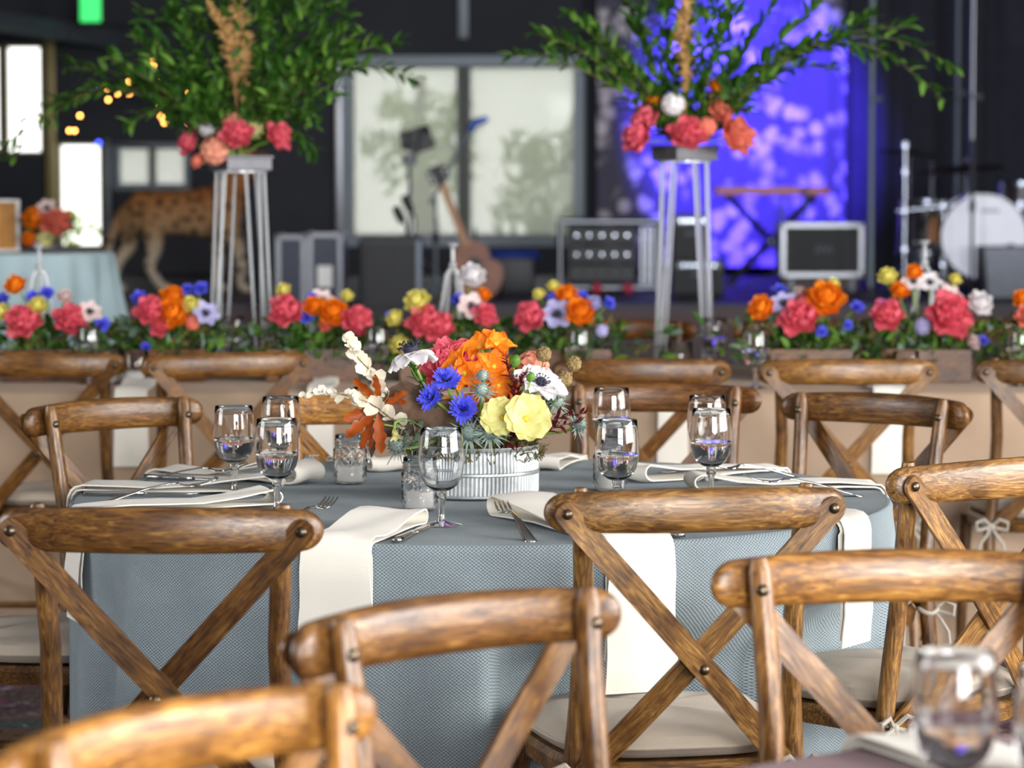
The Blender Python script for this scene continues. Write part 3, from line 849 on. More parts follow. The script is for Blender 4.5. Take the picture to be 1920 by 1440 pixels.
for i, (ang, inner, drop, wd, loop, where, fk, kn) in enumerate(settings):
    a = R(ang)
    o = link('napkin', napkin_mesh(inner, drop, wd, loop, i, .09 if i == 1 else 0.0), None, (TC.x, TC.y, TZ - .003), (0, 0, a))
    tag(o, 'folded cream napkin ' + where, 'napkin', 'napkins of the blue table')
    # facing the table axis the fork lies to the left, the knife to the right
    for kind, on, da, rr in (('fork', fk, -.15 if i == 1 else -.135, .60), ('knife', kn, .080, .63)):
        if not on: continue
        aa = a + da / .62
        cutlery(kind, TC.x + math.cos(aa) * rr, TC.y + math.sin(aa) * rr, TZ - .0025, aa + math.pi + (.12 if kind == 'fork' else -.05),
                'steel %s beside the napkin ' % kind + where, kind + 's of the blue table')
# ------------------------------------------------------------------ flowers
def petal(L, Wd, open0, open1, cup=.25, ruffle=0.0, nu=5, nv=4, seed=0, notch=0.0, sharp=.65):
    """petal from the origin along +z, leaning out to +y by open0 (base) .. open1 (tip) degrees"""
    vs = []; y = z = 0.0
    for i in range(nu + 1):
        u = i / nu
        if i:
            a = R(open0 + (open1 - open0) * (u - .5 / nu)); y += math.sin(a) * L / nu; z += math.cos(a) * L / nu
        hw = Wd / 2 * max(.10, max(0.0, math.sin(math.pi * min(.93, .08 + u * .88) ** .85)) ** sharp)
        for j in range(nv + 1):
            v = j / nv * 2 - 1
            c = cup * hw * v * v
            rf = ruffle * u * math.sin(v * 5.1 + seed * 1.7 + u * 3)
            nt = -notch * (1 - abs(v)) * (u ** 4)
            a = R(open0 + (open1 - open0) * u)
            vs.append((v * hw, y + (-c + rf) * math.cos(a) + nt * math.sin(a), z + (c - rf) * math.sin(a) + nt * math.cos(a)))
    fs = [(i * (nv + 1) + j, i * (nv + 1) + j + 1, (i + 1) * (nv + 1) + j + 1, (i + 1) * (nv + 1) + j) for i in range(nu) for j in range(nv)]
    return vs, fs
def ring(mb, n, p, r0=0.0, z0=0.0, ph=0.0, q=None, tilt=0.0, sc=(1, 1)):
    for k in range(n):
        a = ph + 2 * math.pi * k / n + (q.uniform(-.12, .12) if q else 0)
        s = q.uniform(*sc) if q else 1
        Mx = Matrix.Translation((0, 0, z0)) @ Matrix.Rotation(a, 4, 'Z') @ Matrix.Translation((0, r0, 0)) @ Matrix.Rotation(-tilt, 4, 'X') @ Matrix.Scale(s, 4)
        mb.add(*p, Mx)
def peony_mb(seed=1):
    q = random.Random(seed); m = MB()
    ring(m, 6, petal(.055, .052, 70, 40, .5, .006, seed=1), .008, 0, 0, q, 0, (.9, 1.1))
    ring(m, 7, petal(.058, .05, 45, 12, .55, .007, seed=2), .009, .004, .4, q, 0, (.9, 1.1))
    ring(m, 7, petal(.056, .046, 25, -8, .6, .008, seed=3), .009, .008, .1, q, 0, (.85, 1.1))
    ring(m, 6, petal(.05, .04, 12, -25, .7, .008, seed=4), .008, .012, .7, q, 0, (.85, 1.1))
    ring(m, 5, petal(.044, .034, 0, -35, .8, .008, seed=5), .005, .014, .2, q, 0, (.85, 1.1))
    return m
def ranunculus_mb(seed=2):
    q = random.Random(seed); m = MB()
    for i, (n, L, w, o0, o1, r0) in enumerate(((7, .036, .034, 85, 35, .006), (7, .038, .034, 60, 5, .007), (7, .036, .03, 40, -25, .007), (6, .031, .027, 22, -45, .006), (5, .024, .02, 5, -60, .004))):
        ring(m, n, petal(L, w, o0, o1, .5, .002, seed=i), r0, .003 * i, i * .5, q, 0, (.92, 1.08))
    return m
def corn_mb(seed=3):
    q = random.Random(seed); m = MB()
    for n, L, o0, o1, z in ((10, .024, 78, 60, 0), (10, .024, 52, 38, .002), (8, .020, 28, 16, .003), (6, .015, 10, 5, .003)):
        for k in range(n):
            a = 2 * math.pi * (k + q.uniform(-.3, .3)) / n
            base = Matrix.Translation((0, 0, z)) @ Matrix.Rotation(a, 4, 'Z') @ Matrix.Scale(q.uniform(.8, 1.15), 4)
            for dv in (-.28, 0, .28):
                m.add(*petal(L * (1 if dv == 0 else .86), .0048, o0, o1, .3, .001, 3, 2, k, 0, .5), base @ Matrix.Rotation(dv, 4, 'Z'))
    return m
def anemone_mb():
    m = MB(); q = random.Random(4)
    ring(m, 6, petal(.046, .042, 80, 70, .25, .003, seed=2), .004, 0, 0, q, 0, (.92, 1.06))
    return m
def eye_mb(r=.011, fuzz=26, fl=.018):
    m = MB(); m.ball((0, 0, r * .7), r, 10, 6, (1, 1, .8)); q = random.Random(6)
    for k in range(fuzz):
        a = q.random() * 6.28; e = q.uniform(.15, 1.0)
        d = Vector((math.cos(a) * math.cos(e), math.sin(a) * math.cos(e), math.sin(e)))
        m.tube([d * r * .7 + Vector((0, 0, r * .5)), d * fl + Vector((0, 0, r * .4))], .0007, 3); m.ball(d * fl + Vector((0, 0, r * .4)), .0016, 4, 3)
    return m
def pompon_mb(n=40, r=.018, fl=.007, seed=8, spike=0.0):
    m = MB(); q = random.Random(seed)
    for k in range(n):
        zz = 1 - 2 * (k + .5) / n; a = k * 2.39996; rr = math.sqrt(1 - zz * zz)
        d = Vector((rr * math.cos(a), rr * math.sin(a), zz)); Q = Vector((0, 0, 1)).rotation_difference(d).to_matrix().to_4x4()
        Mx = Matrix.Translation(d * r) @ Q @ Matrix.Rotation(q.random() * 6, 4, 'Z')
        for j in range(4):
            m.add(*petal(fl, fl * 1.05, 72, 85, .2, 0, 2, 2, j), Mx @ Matrix.Rotation(j * math.pi / 2, 4, 'Z'))
    m.ball((0, 0, 0), r * .93, 10, 8)
    return m
def fix(me, ang=60): me.set_sharp_from_angle(angle=R(ang)); return me
FL = {
    'peony': (peony_mb(), None), 'ranunculus': (ranunculus_mb(), None), 'cornflower': (corn_mb(), 'dark_eye'),
    'anemone': (anemone_mb(), 'dark_eye'), 'hydrangea': (pompon_mb(46, .034, .013), None)}
_fm = {}
def bloom_mesh(kind, mat):
    if (kind, mat) not in _fm: _fm[(kind, mat)] = fix(FL[kind][0].mesh('bloom', M[mat]))
    return _fm[(kind, mat)]
EYE = fix(eye_mb().mesh('flower_eye', M['dark_eye'])); EYES = fix(eye_mb(.007, 14, .012).mesh('flower_eye', M['dark_eye']))
m = MB(); m.tube([(0, 0, .004), (.002, .001, -.04), (0, .003, -.10)], [.0032, .0026, .0024], 6); STEM = m.mesh('stem', M['stem'])
m = MB()
for k in range(5): m.add(*petal(.02, .010, 95, 70, .3, 0, 3, 2), Matrix.Rotation(k * 1.2566, 4, 'Z'))
SEPAL = m.mesh('sepals', M['leaf'])
def flower(kind, mat, pos, dirv, size, label, group, cat='flower', stem_to=None, name=None):
    q = Vector((0, 0, 1)).rotation_difference(Vector(dirv).normalized()) @ Quaternion((0, 0, 1), rng.random() * 6)
    nm = name or {'peony': 'peony', 'ranunculus': 'ranunculus', 'cornflower': 'cornflower', 'anemone': 'anemone', 'hydrangea': 'hydrangea'}[kind]
    t = thing(nm, label, cat, pos, q, group, size)
    if isinstance(q, Quaternion): t.rotation_mode = 'QUATERNION'; t.rotation_quaternion = q
    link('bloom', bloom_mesh(kind, mat), t)
    if kind == 'anemone': link('flower_eye', EYE, t)
    if kind == 'cornflower': link('flower_eye', EYES, t, (0, 0, .004), None, .6)
    link('sepals', SEPAL, t)
    stem_part(t, pos, q, size, stem_to)
    return t
def stem_part(t, pos, q, size, stem_to, r=.0026, mat='stem'):
    if stem_to is None: link('stem', STEM, t); return
    inv = (Matrix.Translation(pos) @ q.to_matrix().to_4x4() @ Matrix.Scale(size, 4)).inverted()
    p0 = Vector(pos); p3 = Vector(stem_to); dn = -(q @ Vector((0, 0, 1)))
    p1 = p0 + dn * (p3 - p0).length * .35; p2 = p3 + Vector((0, 0, (p0 - p3).length * .35))
    pts = []
    for k in range(9):
        u = k / 8; pts.append(inv @ (p0 * (1 - u) ** 3 + p1 * 3 * u * (1 - u) ** 2 + p2 * 3 * u * u * (1 - u) + p3 * u ** 3))
    m = MB(); m.tube(pts, r / size, 6); m.build('stem', M[mat], t)

def leaf_mesh(name, L, Wd, mat, bend=25, fold=.25):
    p = petal(L, Wd, 88 - bend, 88 + bend * .6, fold, 0, 4, 2, 0, 0, .85); m = MB(); m.add(*p); return m.mesh(name, M[mat])
LEAF = {k: leaf_mesh('leaf', .062, .022, k) for k in ('leaf', 'leaf_lt', 'leaf_gr')}
# ---- galvanised tin and what grows in it
VC = Vector(((891 - 960) / FPX * 5.57, 5.57, TZ - .0035))
t = thing('ribbed_tin', 'round ribbed galvanised metal tin holding the centrepiece flowers', 'flower pot', VC)
m = MB()
def ribw(r, z, a):
    if r > .1175 and .008 < z < .0878 and not (.043 < z < .05): return r + .0013 * math.sin(a * 96)
    return r
prof = [(.001, .002), (.114, .001), (.118, .004), (.118, .008), (.118, .0085), (.118, .0425), (.1205, .0445), (.1205, .0485), (.118, .0505), (.118, .0875), (.118, .088), (.1205, .0945), (.1195, .0965), (.117, .095), (.1155, .088), (.1155, .006), (.001, .006)]
m.lathe(prof, 576, warp=ribw); m.build('tin_wall', M['galv'], t, angle=40)
m = MB(); m.lathe([(.001, .078), (.1145, .076), (.1145, .06), (.001, .06)], 32, warp=lambda r, z, a: r); m.build('soil', M['moss'], t)
q = random.Random(21)
m = MB()
for k in range(1100):
    a = q.random() * 6.28; r = .130 * math.sqrt(q.random()); p = VC + Vector((math.cos(a) * r, math.sin(a) * r, .082 + q.random() * (.02 + .055 * max(0, 1 - r / .11)) - (.016 if r > .116 else 0)))
    d = Vector((q.uniform(-1, 1), q.uniform(-1, 1), q.uniform(.1, 1))).normalized() * q.uniform(.012, .03)
    m.tube([p, p + d * .5 + Vector((0, 0, .004)), p + d], [.0013, .001, .0005], 3)
o = m.build('moss_tuft', M['moss']); tag(o, 'brown green moss spilling round the rim of the ribbed tin', 'moss', kind='stuff')
# driftwood
t = thing('driftwood_piece', 'weathered brown driftwood lying across the left of the flower tin', 'driftwood', VC + Vector((0, 0, .09)))
m = MB()
pts = [W(694, 808, 5.50), W(716, 780, 5.50), W(755, 766, 5.49), W(800, 772, 5.49), W(840, 782, 5.49), W(880, 796, 5.50), W(915, 808, 5.52)]
m.grid(lambda u, v: (lambda i, f, a: tuple(pts[i].lerp(pts[min(i + 1, 6)], f) - VC - Vector((0, 0, .09)) + Vector((.2 * math.sin(a * 2) * .02, math.cos(a) * .03, math.sin(a) * (.046 - .014 * u) * (1 + .25 * math.sin(u * 13 + a * 2))))))(min(5, int(u * 6)), u * 6 - min(5, int(u * 6)), v * 6.2832), 30, 16)
m.f.append(tuple(range(0, 16))); m.f.append(tuple(30 * 17 + k for k in reversed(range(16))))
m.build('trunk_piece', M['drift'], t)
m = MB(); m.tube([W(735, 765, 5.52) - t.location, W(716, 748, 5.51) - t.location, W(706, 752, 5.5) - t.location], [.018, .013, .006], 10); m.build('snag', M['drift'], t)
m = MB(); m.tube([W(1000, 775, 5.5) - t.location, W(1030, 752, 5.49) - t.location, W(1042, 745, 5.49) - t.location], [.02, .015, .008], 10); m.build('snag', M['drift'], t)

gC = 'flowers of the centrepiece'
root = VC + Vector((0, 0, .075))
def cflow(kind, mat, px, py, d, dirv, size, label, **kw):
    return flower(kind, mat, W(px, py, d), dirv, size, label, gC, stem_to=root + Vector(((px - 891) / 9000, (d - 5.57) * .4, 0)), **kw)
cflow('peony', 'coral', 852, 714, 5.56, (-.15, -.6, .75), 1.3, 'large coral pink peony behind the blue cornflowers in the centrepiece')
cflow('cornflower', 'blue', 838, 718, 5.42, (-.1, -.65, .75), 1.35, 'blue cornflower highest of the three in the centrepiece')
cflow('cornflower', 'blue', 811, 748, 5.42, (-.45, -.8, .4), 1.25, 'blue cornflower farthest left in the centrepiece')
cflow('cornflower', 'blue', 868, 771, 5.41, (.1, -.85, .45), 1.35, 'blue cornflower lowest of the three in the centrepiece')
cflow('hydrangea', 'peach', 998, 690, 5.58, (.1, -.3, .9), .85, 'peach hydrangea cluster at the right of the centrepiece')

def petal_flower(name, pos, dirv, n, pet, mat, label, scale=1.0, eye=None, rings=1, eye_scale=1.0, two=None):
    """flower whose petals are parts of their own"""
    qn = Vector((0, 0, 1)).rotation_difference(Vector(dirv).normalized())
    t = thing(name, label, 'flower', pos, (0, 0, 0), gC, scale); t.rotation_mode = 'QUATERNION'; t.rotation_quaternion = qn
    mb = MB(); mb.add(*pet); me = fix(mb.mesh('petal', M[mat]))
    for k in range(n):
        link('petal', me, t, (0, 0, .0006 * (k % 2)), (0, 0, 2 * math.pi * k / n + rng.uniform(-.1, .1)), rng.uniform(.93, 1.07))
    if eye is not None: link('flower_eye', eye, t, (0, 0, 0), None, eye_scale)
    stem_part(t, pos, qn, scale, root + Vector(((pos.x - VC.x) * .3, (pos.y - VC.y) * .4, 0)))
    return t
AP = petal(.050, .046, 82, 96, .25, .003, 6, 6, 3)
petal_flower('anemone', W(772, 664, 5.45), (-.22, .05, .95), 7, petal(.052, .046, 96, 138, .25, .003, 6, 6, 3), 'white', 'white anemone with dark eye at the upper left of the centrepiece', 1.0, EYE, eye_scale=1.35)
petal_flower('anemone', W(1012, 722, 5.44), (.35, -.45, .82), 7, petal(.052, .048, 74, 92, .25, .004, 6, 6, 5), 'white', 'white anemone with dark eye at the right of the centrepiece', 1.0, EYE)
YE = fix(eye_mb(.005, 12, .008).mesh('flower_eye', M['yel_eye']))
PP = petal(.046, .054, 50, 84, .4, .005, 7, 8, 1, 0, .36)
petal_flower('poppy', W(943, 784, 5.38), (-.2, -.95, .3), 6, PP, 'paleyel', 'pale yellow poppy, left of the pair at the front of the centrepiece', .86, YE)
petal_flower('poppy', W(986, 786, 5.37), (.2, -.95, .25), 6, PP, 'paleyel', 'pale yellow poppy, right of the pair at the front of the centrepiece', 1.0, YE)
# orange orchids on one spray, each blossom with its petals
OP = petal(.040, .030, 50, 96, .35, .003, 6, 5, 2, 0, 1.2)
for i, (px, py, d, dv, s) in enumerate(((862, 684, 5.48, (-.7, -.5, .45), 1.15), (872, 700, 5.46, (-.3, -.9, .1), 1.05), (902, 654, 5.50, (-.45, -.5, .7), 1.15), (930, 650, 5.50, (.4, -.5, .75), 1.15),
                                        (925, 688, 5.49, (.3, -.9, .2), 1.2), (902, 706, 5.48, (0, -1, .1), 1.05), (934, 722, 5.47, (.4, -.9, 0), 1.1), (906, 742, 5.46, (-.3, -.9, -.3), 1.1),
                                        (922, 762, 5.47, (.1, -.9, -.4), .95), (948, 742, 5.5, (.6, -.8, .1), 1.0))):
    where = ['tilting out farthest left', 'facing front below the leftmost one', 'highest of the left pair', 'highest of all at the right', 'large and facing front under the top pair', 'in the middle of the spray',
             'beside the burgundy leaves', 'drooping between the cornflowers', 'lowest in the spray', 'farthest right in the spray'][i]
    petal_flower('orchid_blossom', W(px, py, d), dv, 5, OP, 'orange', 'orange orchid blossom ' + where + ' of the centrepiece', s * .9, YE, eye_scale=.8)
# thistles
def spiky_mb(seed, n=22, L=.034):
    q = random.Random(seed); m = MB()
    for k in range(n):
        a = 2 * math.pi * k / n + q.uniform(-.1, .1)
        m.add(*petal(L * q.uniform(.75, 1.2), .0042, 55 + q.random() * 30, 100, .2, 0, 4, 2, k, 0, 1.6), Matrix.Rotation(a, 4, 'Z'))
    return m
SPK = fix(spiky_mb(5).mesh('bracts', M['thistle']))
m = MB(); m.ball((0, 0, .010), .0115, 12, 8, (1, 1, 1.25)); q2 = random.Random(3)
for k in range(60):
    zz = 1 - 1.7 * (k + .5) / 60; a = k * 2.4; rr = math.sqrt(max(0, 1 - zz * zz)); d_ = Vector((rr * math.cos(a), rr * math.sin(a), zz))
    m.tube([Vector((0, 0, .010)) + d_ * .0115, Vector((0, 0, .011)) + d_ * .0165], [.0012, .0003], 3)
CONE = m.mesh('thistle_head', M['thistle'])
for (px, py, d, dv, s, lab) in ((905, 712, 5.40, (0, -.3, 1), .8, 'teal thistle in front of the orange orchids'), (903, 738, 5.40, (.1, -.6, .8), .9, 'teal thistle between cornflowers and poppies'),
                            (880, 818, 5.40, (-.1, -.8, .5), 1.15, 'spiky grey thistle over the tin rim behind the goblet'), (918, 815, 5.39, (.2, -.8, .5), 1.1, 'spiky grey thistle over the tin rim right of the goblet'),
                            (752, 838, 5.44, (-.6, -.5, .3), 1.15, 'dark thistle hanging low at the left of the tin'), (1078, 802, 5.48, (.7, -.3, .4), .95, 'green thistle head sticking out farthest right'),
                            (1040, 760, 5.47, (.5, -.4, .7), .9, 'pale green thistle behind the burgundy sprig')):
    p = W(px, py, d); qn = Vector((0, 0, 1)).rotation_difference(Vector(dv).normalized())
    t = thing('thistle', lab + ' of the centrepiece', 'flower', p, (0, 0, 0), gC, s); t.rotation_mode = 'QUATERNION'; t.rotation_quaternion = qn
    link('bracts', SPK, t); link('thistle_head', CONE, t); stem_part(t, p, qn, s, root + Vector(((p.x - VC.x) * .4, -.04, .01)))
# scabiosa pods, buds
POD = fix(pompon_mb(34, .0125, .0075, 9).mesh('pod', M['pod']))
for (px, py, d, lab) in ((1020, 664, 5.5, 'dry scabiosa pod highest of the three'), (1076, 682, 5.5, 'dry scabiosa pod farthest right of the three'), (1059, 711, 5.48, 'dry scabiosa pod lowest of the three')):
    p = W(px, py, d); t = thing('scabiosa_pod', lab + ' in the centrepiece', 'seed pod', p, group=gC); link('pod', POD, t, None, None, .95)
    stem_part(t, p, Quaternion((1, 0, 0, 0)), 1, root + Vector((.05, 0, .02)), .0016, 'pod')
m = MB(); m.ball((0, 0, 0), .0105, 10, 8, (1, 1, 1.25))
for k in range(4): m.tube([(math.cos(k * 1.57) * .003, math.sin(k * 1.57) * .003, .0125), (math.cos(k * 1.57) * .0108, math.sin(k * 1.57) * .0108, 0), (math.cos(k * 1.57) * .004, math.sin(k * 1.57) * .004, -.0125)], .0008, 4)
BUD = m.mesh('bud', M['leaf_lt'])
for (px, py, d, s, lab) in ((965, 677, 5.46, 1, 'round green flower bud at the top'), (995, 707, 5.40, .75, 'small green bud in front of the right anemone'), (692, 765, 5.44, .6, 'tiny green bud on a curved stem at the far left')):
    p = W(px, py, d); t = thing('flower_bud', lab + ' of the centrepiece', 'bud', p, group=gC); link('bud', BUD, t, None, (.3, .4, 0), s)
    stem_part(t, p, Quaternion((1, 0, 0, 0)), 1, root + Vector(((px - 891) / 6000, -.05, .02)), .0019)
p = W(739, 806, 5.42); petal_flower('bell_flower', p, (.2, -.5, -.8), 5, petal(.022, .012, 20, 45, .5, 0, 4, 3), 'paleyel', 'small drooping pale yellow bell flower at the left of the centrepiece', 1.0)
# dried eucalyptus branches
RND = MB(); RND.add(*petal(.026, .025, 60, 88, .25, .001, 4, 4, 1, 0, .42)); RND = fix(RND.mesh('leaf', M['cream_fl']))
def leafy_branch(name, label, cat, pts, leaf, n, s0, s1, spread, twig_r, twig_mat, grp=gC, pair=True, seed=1, out=60, face=None):
    q = random.Random(seed); o = Vector(pts[-1]); t = thing(name, label, cat, o, group=grp)
    P_ = [Vector(p) - o for p in pts]
    def at(u):
        # catmull-rom through the points
        m_ = len(P_) - 1; f = min(m_ - 1e-6, u * m_); i = int(f); f -= i
        a, b_, c, d = P_[max(i - 1, 0)], P_[i], P_[i + 1], P_[min(i + 2, m_)]
        return .5 * ((2 * b_) + (c - a) * f + (2 * a - 5 * b_ + 4 * c - d) * f * f + (3 * b_ - a - 3 * c + d) * f ** 3)
    m = MB(); K = 14; m.tube([at(k / K) for k in range(K + 1)], [twig_r * (.35 + .65 * k / K) for k in range(K + 1)], 5); m.build('twig', M[twig_mat], t)
    for k in range(n):
        u = (k + .3) / n; p = at(u); tan = (at(max(0, u - .02)) - at(min(1, u + .02))).normalized()
        side = k % 2 if pair else q.random() > .5
        ax = tan.cross(Vector((0, 0, 1))).normalized() * (1 if side else -1)
        ax = Quaternion(tan, q.uniform(-spread, spread)) @ ax
        d = (tan * math.cos(R(out)) + ax * math.sin(R(out))).normalized()
        d = (d + Vector((q.uniform(-.2, .2), q.uniform(-.2, .2), q.uniform(-.2, .2)))).normalized()
        # the leaf mesh runs out along +y and its face is +z
        z_ = ((Vector((0, 0, 1)) if face is None else Vector(face)) + Vector((q.uniform(-.5, .5), q.uniform(-.5, .5), 0))); z_ = (z_ - d * z_.dot(d)).normalized()
        x_ = d.cross(z_); rot = Matrix((x_, d, z_)).transposed().to_quaternion()
        s = (s0 + (s1 - s0) * u) * q.uniform(.8, 1.2)
        lf = leaf[k % len(leaf)] if isinstance(leaf, (list, tuple)) else leaf
        link('leaf', lf, t, p, rot, s)
    return t
leafy_branch('eucalyptus_branch', 'cream dried eucalyptus branch rising to the upper left of the centrepiece', 'branch',
             [W(650, 636, 5.42), W(672, 672, 5.43), W(700, 702, 5.45), W(728, 745, 5.48), W(790, 815, 5.53), root], RND, 40, .7, 1.2, 1.5, .002, 'twig', seed=2, face=(-.2, -1, .3))
leafy_branch('eucalyptus_branch', 'cream dried eucalyptus branch reaching flat out to the far left of the centrepiece', 'branch',
             [W(572, 737, 5.42), W(615, 735, 5.41), W(660, 745, 5.41), W(700, 760, 5.42), W(760, 800, 5.47), root], RND, 34, .5, 1.15, 1.5, .0018, 'twig', seed=4, face=(-.2, -1, .3))
# rust oak leaves
def oak_mesh():
    out = []
    for k in range(25):
        u = k / 24; w = .019 * max(0.0, math.sin(math.pi * u ** 1.25)) ** .6 * (.80 + .20 * math.cos(u * 7 * math.pi)) + .0012
        out.append((w, u * .082))
    vs = [(0, y, -.006 * math.sin(y * 30)) for _, y in out] + [(w, y, .007 * w / .02 - .006 * math.sin(y * 30)) for w, y in out] + [(-w, y, .007 * w / .02 - .006 * math.sin(y * 30)) for w, y in out]
    n = 25; fs = [(i, n + i, n + i + 1, i + 1) for i in range(n - 1)] + [(i, i + 1, 2 * n + i + 1, 2 * n + i) for i in range(n - 1)]
    m = MB(); m.add(vs, fs); return m.mesh('leaf', M['rust'])
OAK = oak_mesh()
t = thing('oak_sprig', 'rust brown oak leaf sprig at the left of the centrepiece', 'branch', root, group=gC)
stem_pts = [W(690, 742, 5.47) - root, W(715, 762, 5.48) - root, W(770, 800, 5.5) - root, Vector((0, 0, 0))]
m = MB(); m.tube(stem_pts, [.0014, .002, .0028, .003], 6); m.build('twig', M['twig'], t)
for k, (px, py, d, dx, dz, s) in enumerate(((705, 748, 5.46, -.6, .55, .75), (712, 752, 5.45, -.1, .6, .7), (720, 760, 5.45, .55, .35, .7), (706, 765, 5.44, -.9, -.3, .85), (702, 775, 5.43, -.75, -.6, .9), (700, 780, 5.43, -.35, -.9, .85), (708, 775, 5.42, .1, -1, .95), (704, 800, 5.44, -.25, -.9, .55), (718, 748, 5.47, .7, -.1, .6))):
    dvec = Vector((dx, -.25, dz)).normalized(); z_ = Vector((0, -1, .2)); z_ = (z_ - dvec * z_.dot(dvec)).normalized()
    rot = Matrix((dvec.cross(z_), dvec, z_)).transposed().to_quaternion()
    link('leaf', OAK, t, W(px, py, d) - root, rot @ Quaternion((0, 1, 0), rng.uniform(-.7, .7)), (s * .72, s * .95, s))
# burgundy sprigs
BL = leaf_mesh('leaf', .024, .009, 'burg', 15, .3)
for i, (a, b_, lab) in enumerate((((948, 668), (962, 745), 'burgundy leaf sprig standing up beside the orange orchids'), ((985, 700), (960, 770), 'burgundy leaf sprig behind the poppies'), ((1100, 775), (1010, 800), 'burgundy leaf sprig reaching out at the right'),
                              ((1088, 792), (1005, 818), 'lower burgundy leaf sprig at the right rim'), ((965, 770), (925, 800), 'burgundy leaf sprig between thistles and poppies'), ((985, 815), (950, 830), 'short burgundy leaf sprig at the tin rim'))):
    p0 = W(*a, 5.40); p1 = W(*b_, 5.43)
    leafy_branch('burgundy_sprig', lab + ' of the centrepiece', 'branch', [p0, p0.lerp(p1, .5) + Vector((0, 0, .006)), p1, root], BL, 30, .6, 1.15, 1.4, .0013, 'burg', seed=20 + i, out=50)
for i, (a, b_, mt, lab) in enumerate((((770, 690), (800, 740), 'leaf', 'dark green leaf sprig under the left anemone'), ((1030, 742), (985, 760), 'leaf_lt', 'bright green leaf sprig under the right anemone'), ((952, 800), (945, 838), 'leaf_lt', 'upright green blade sprig below the poppies'),
                                  ((775, 790), (830, 830), 'leaf_gr', 'grey green leaf sprig behind the jar'), ((745, 825), (800, 840), 'leaf_gr', 'low grey green sprig at the left rim'), ((1050, 745), (1000, 800), 'leaf_gr', 'grey green sprig behind the right burgundy sprig'))):
    p0 = W(*a, 5.43); p1 = W(*b_, 5.5)
    leafy_branch('green_sprig', lab + ' of the centrepiece', 'branch', [p0, p0.lerp(p1, .5), p1, root], LEAF[mt], 12, .4, .75, 1.3, .0015, 'stem', seed=40 + i, out=45)
# ------------------------------------------------------------------ the long table behind
LY0, LY1, LX0, LX1 = 8.30, 9.50, -4.2, 4.2
t = thing('long_table', 'long banquet table hidden under the beige cloth', 'table', ((LX0 + LX1) / 2, (LY0 + LY1) / 2, 0))
m = MB(); m.box((0, 0, .745), (LX1 - LX0 - .02, LY1 - LY0 - .02, .025)); m.build('tabletop', M['table_wood'], t, smooth=False)
for x in (-4.0, -1.4, 1.4, 4.0):
    for y in (-.5, .5):
        m = MB(); m.tube([(x, y, 0), (x, y, .733)], .016, 8); m.build('leg', M['bolt'], t)
m = MB(); NX = 260
def lc(u, v):
    x = LX0 + (LX1 - LX0) * u; j = int(round(v * 20))
    zs = [.02, .12, .25, .38, .5, .6, .68, .73, .755]
    if j <= 8 or j >= 12:
        k = j if j <= 8 else 20 - j; z = zs[k]; q = (.76 - z) / .74
        f = (math.sin(x * 17) * .5 + math.sin(x * 29 + 1) * .3 + math.sin(x * 7.3 + 2) * .6) * .016 * q
        off = (.004 if k < 8 else 0) + .012 * q + f
        return (x, (LY0 - off) if j <= 8 else (LY1 + off), z)
    y = {9: LY0 + .01, 10: (LY0 + LY1) / 2, 11: LY1 - .01}[j]
    return (x, y, .7625)
m.grid(lc, NX, 20); tag(m.build('tablecloth', M['beige_cloth']), 'beige cloth covering the long banquet table behind the round one', 'tablecloth')
LTZ = .7635
gL = 'chairs on the near side of the long table'; gF = 'chairs on the far side of the long table'
chair(-1.28, 8.02, (.05, 1), 'brown chair at the left edge, back turned, before the long table', gL, (.95, .8, .55))
chair(-.757, 8.0, (-.38, .92), 'golden brown chair before the long table, left of the centrepiece', gL, (1.0, .82, .5))
chair(.336, 7.72, (0, 1), 'brown chair before the long table, right behind the scabiosa pods', gL, (.9, .72, .5))
chair(.875, 7.70, (-.03, 1), 'light brown chair before the long table, under the two right flower boxes', gL, (1.12, .98, .72))
chair(1.44, 7.72, (0, 1), 'dark chair before the long table at the right edge of the picture', gL, (.68, .6, .52))
chair(-1.12, 9.92, (0, -1), 'chair across the long table under the left acrylic stand', gF, (.9, .75, .55))
chair(.375, 9.92, (0, -1), 'orange brown chair across the long table left of the right acrylic stand', gF, (1.05, .72, .42))
chair(.965, 9.92, (0, -1), 'chair across the long table between right acrylic stand and orange ranunculus', gF, (1.0, .72, .45))
chair(1.62, 9.92, (0, -1), 'orange brown chair across the long table at the right edge', gF, (1.05, .7, .4))
# hanging napkins of the long table
for (px, w, h_, lab) in ((245, .09, .21, 'cream napkin hanging from the long table between the two left chairs'), (600, .07, .22, 'cream napkin hanging from the long table behind the pale chair'),
                     (1262, .08, .22, 'cream napkin hanging from the long table behind the right goblets'), (1672, .10, .23, 'cream napkin hanging from the long table in the middle of the right chair back')):
    me = napkin_mesh(.50, h_, w, .008, px); o = link('napkin', me, None, ((px - 960) / FPX * LY0, LY0 + .76, LTZ), (0, 0, -math.pi / 2))
    tag(o, lab, 'napkin', 'napkins of the long table')
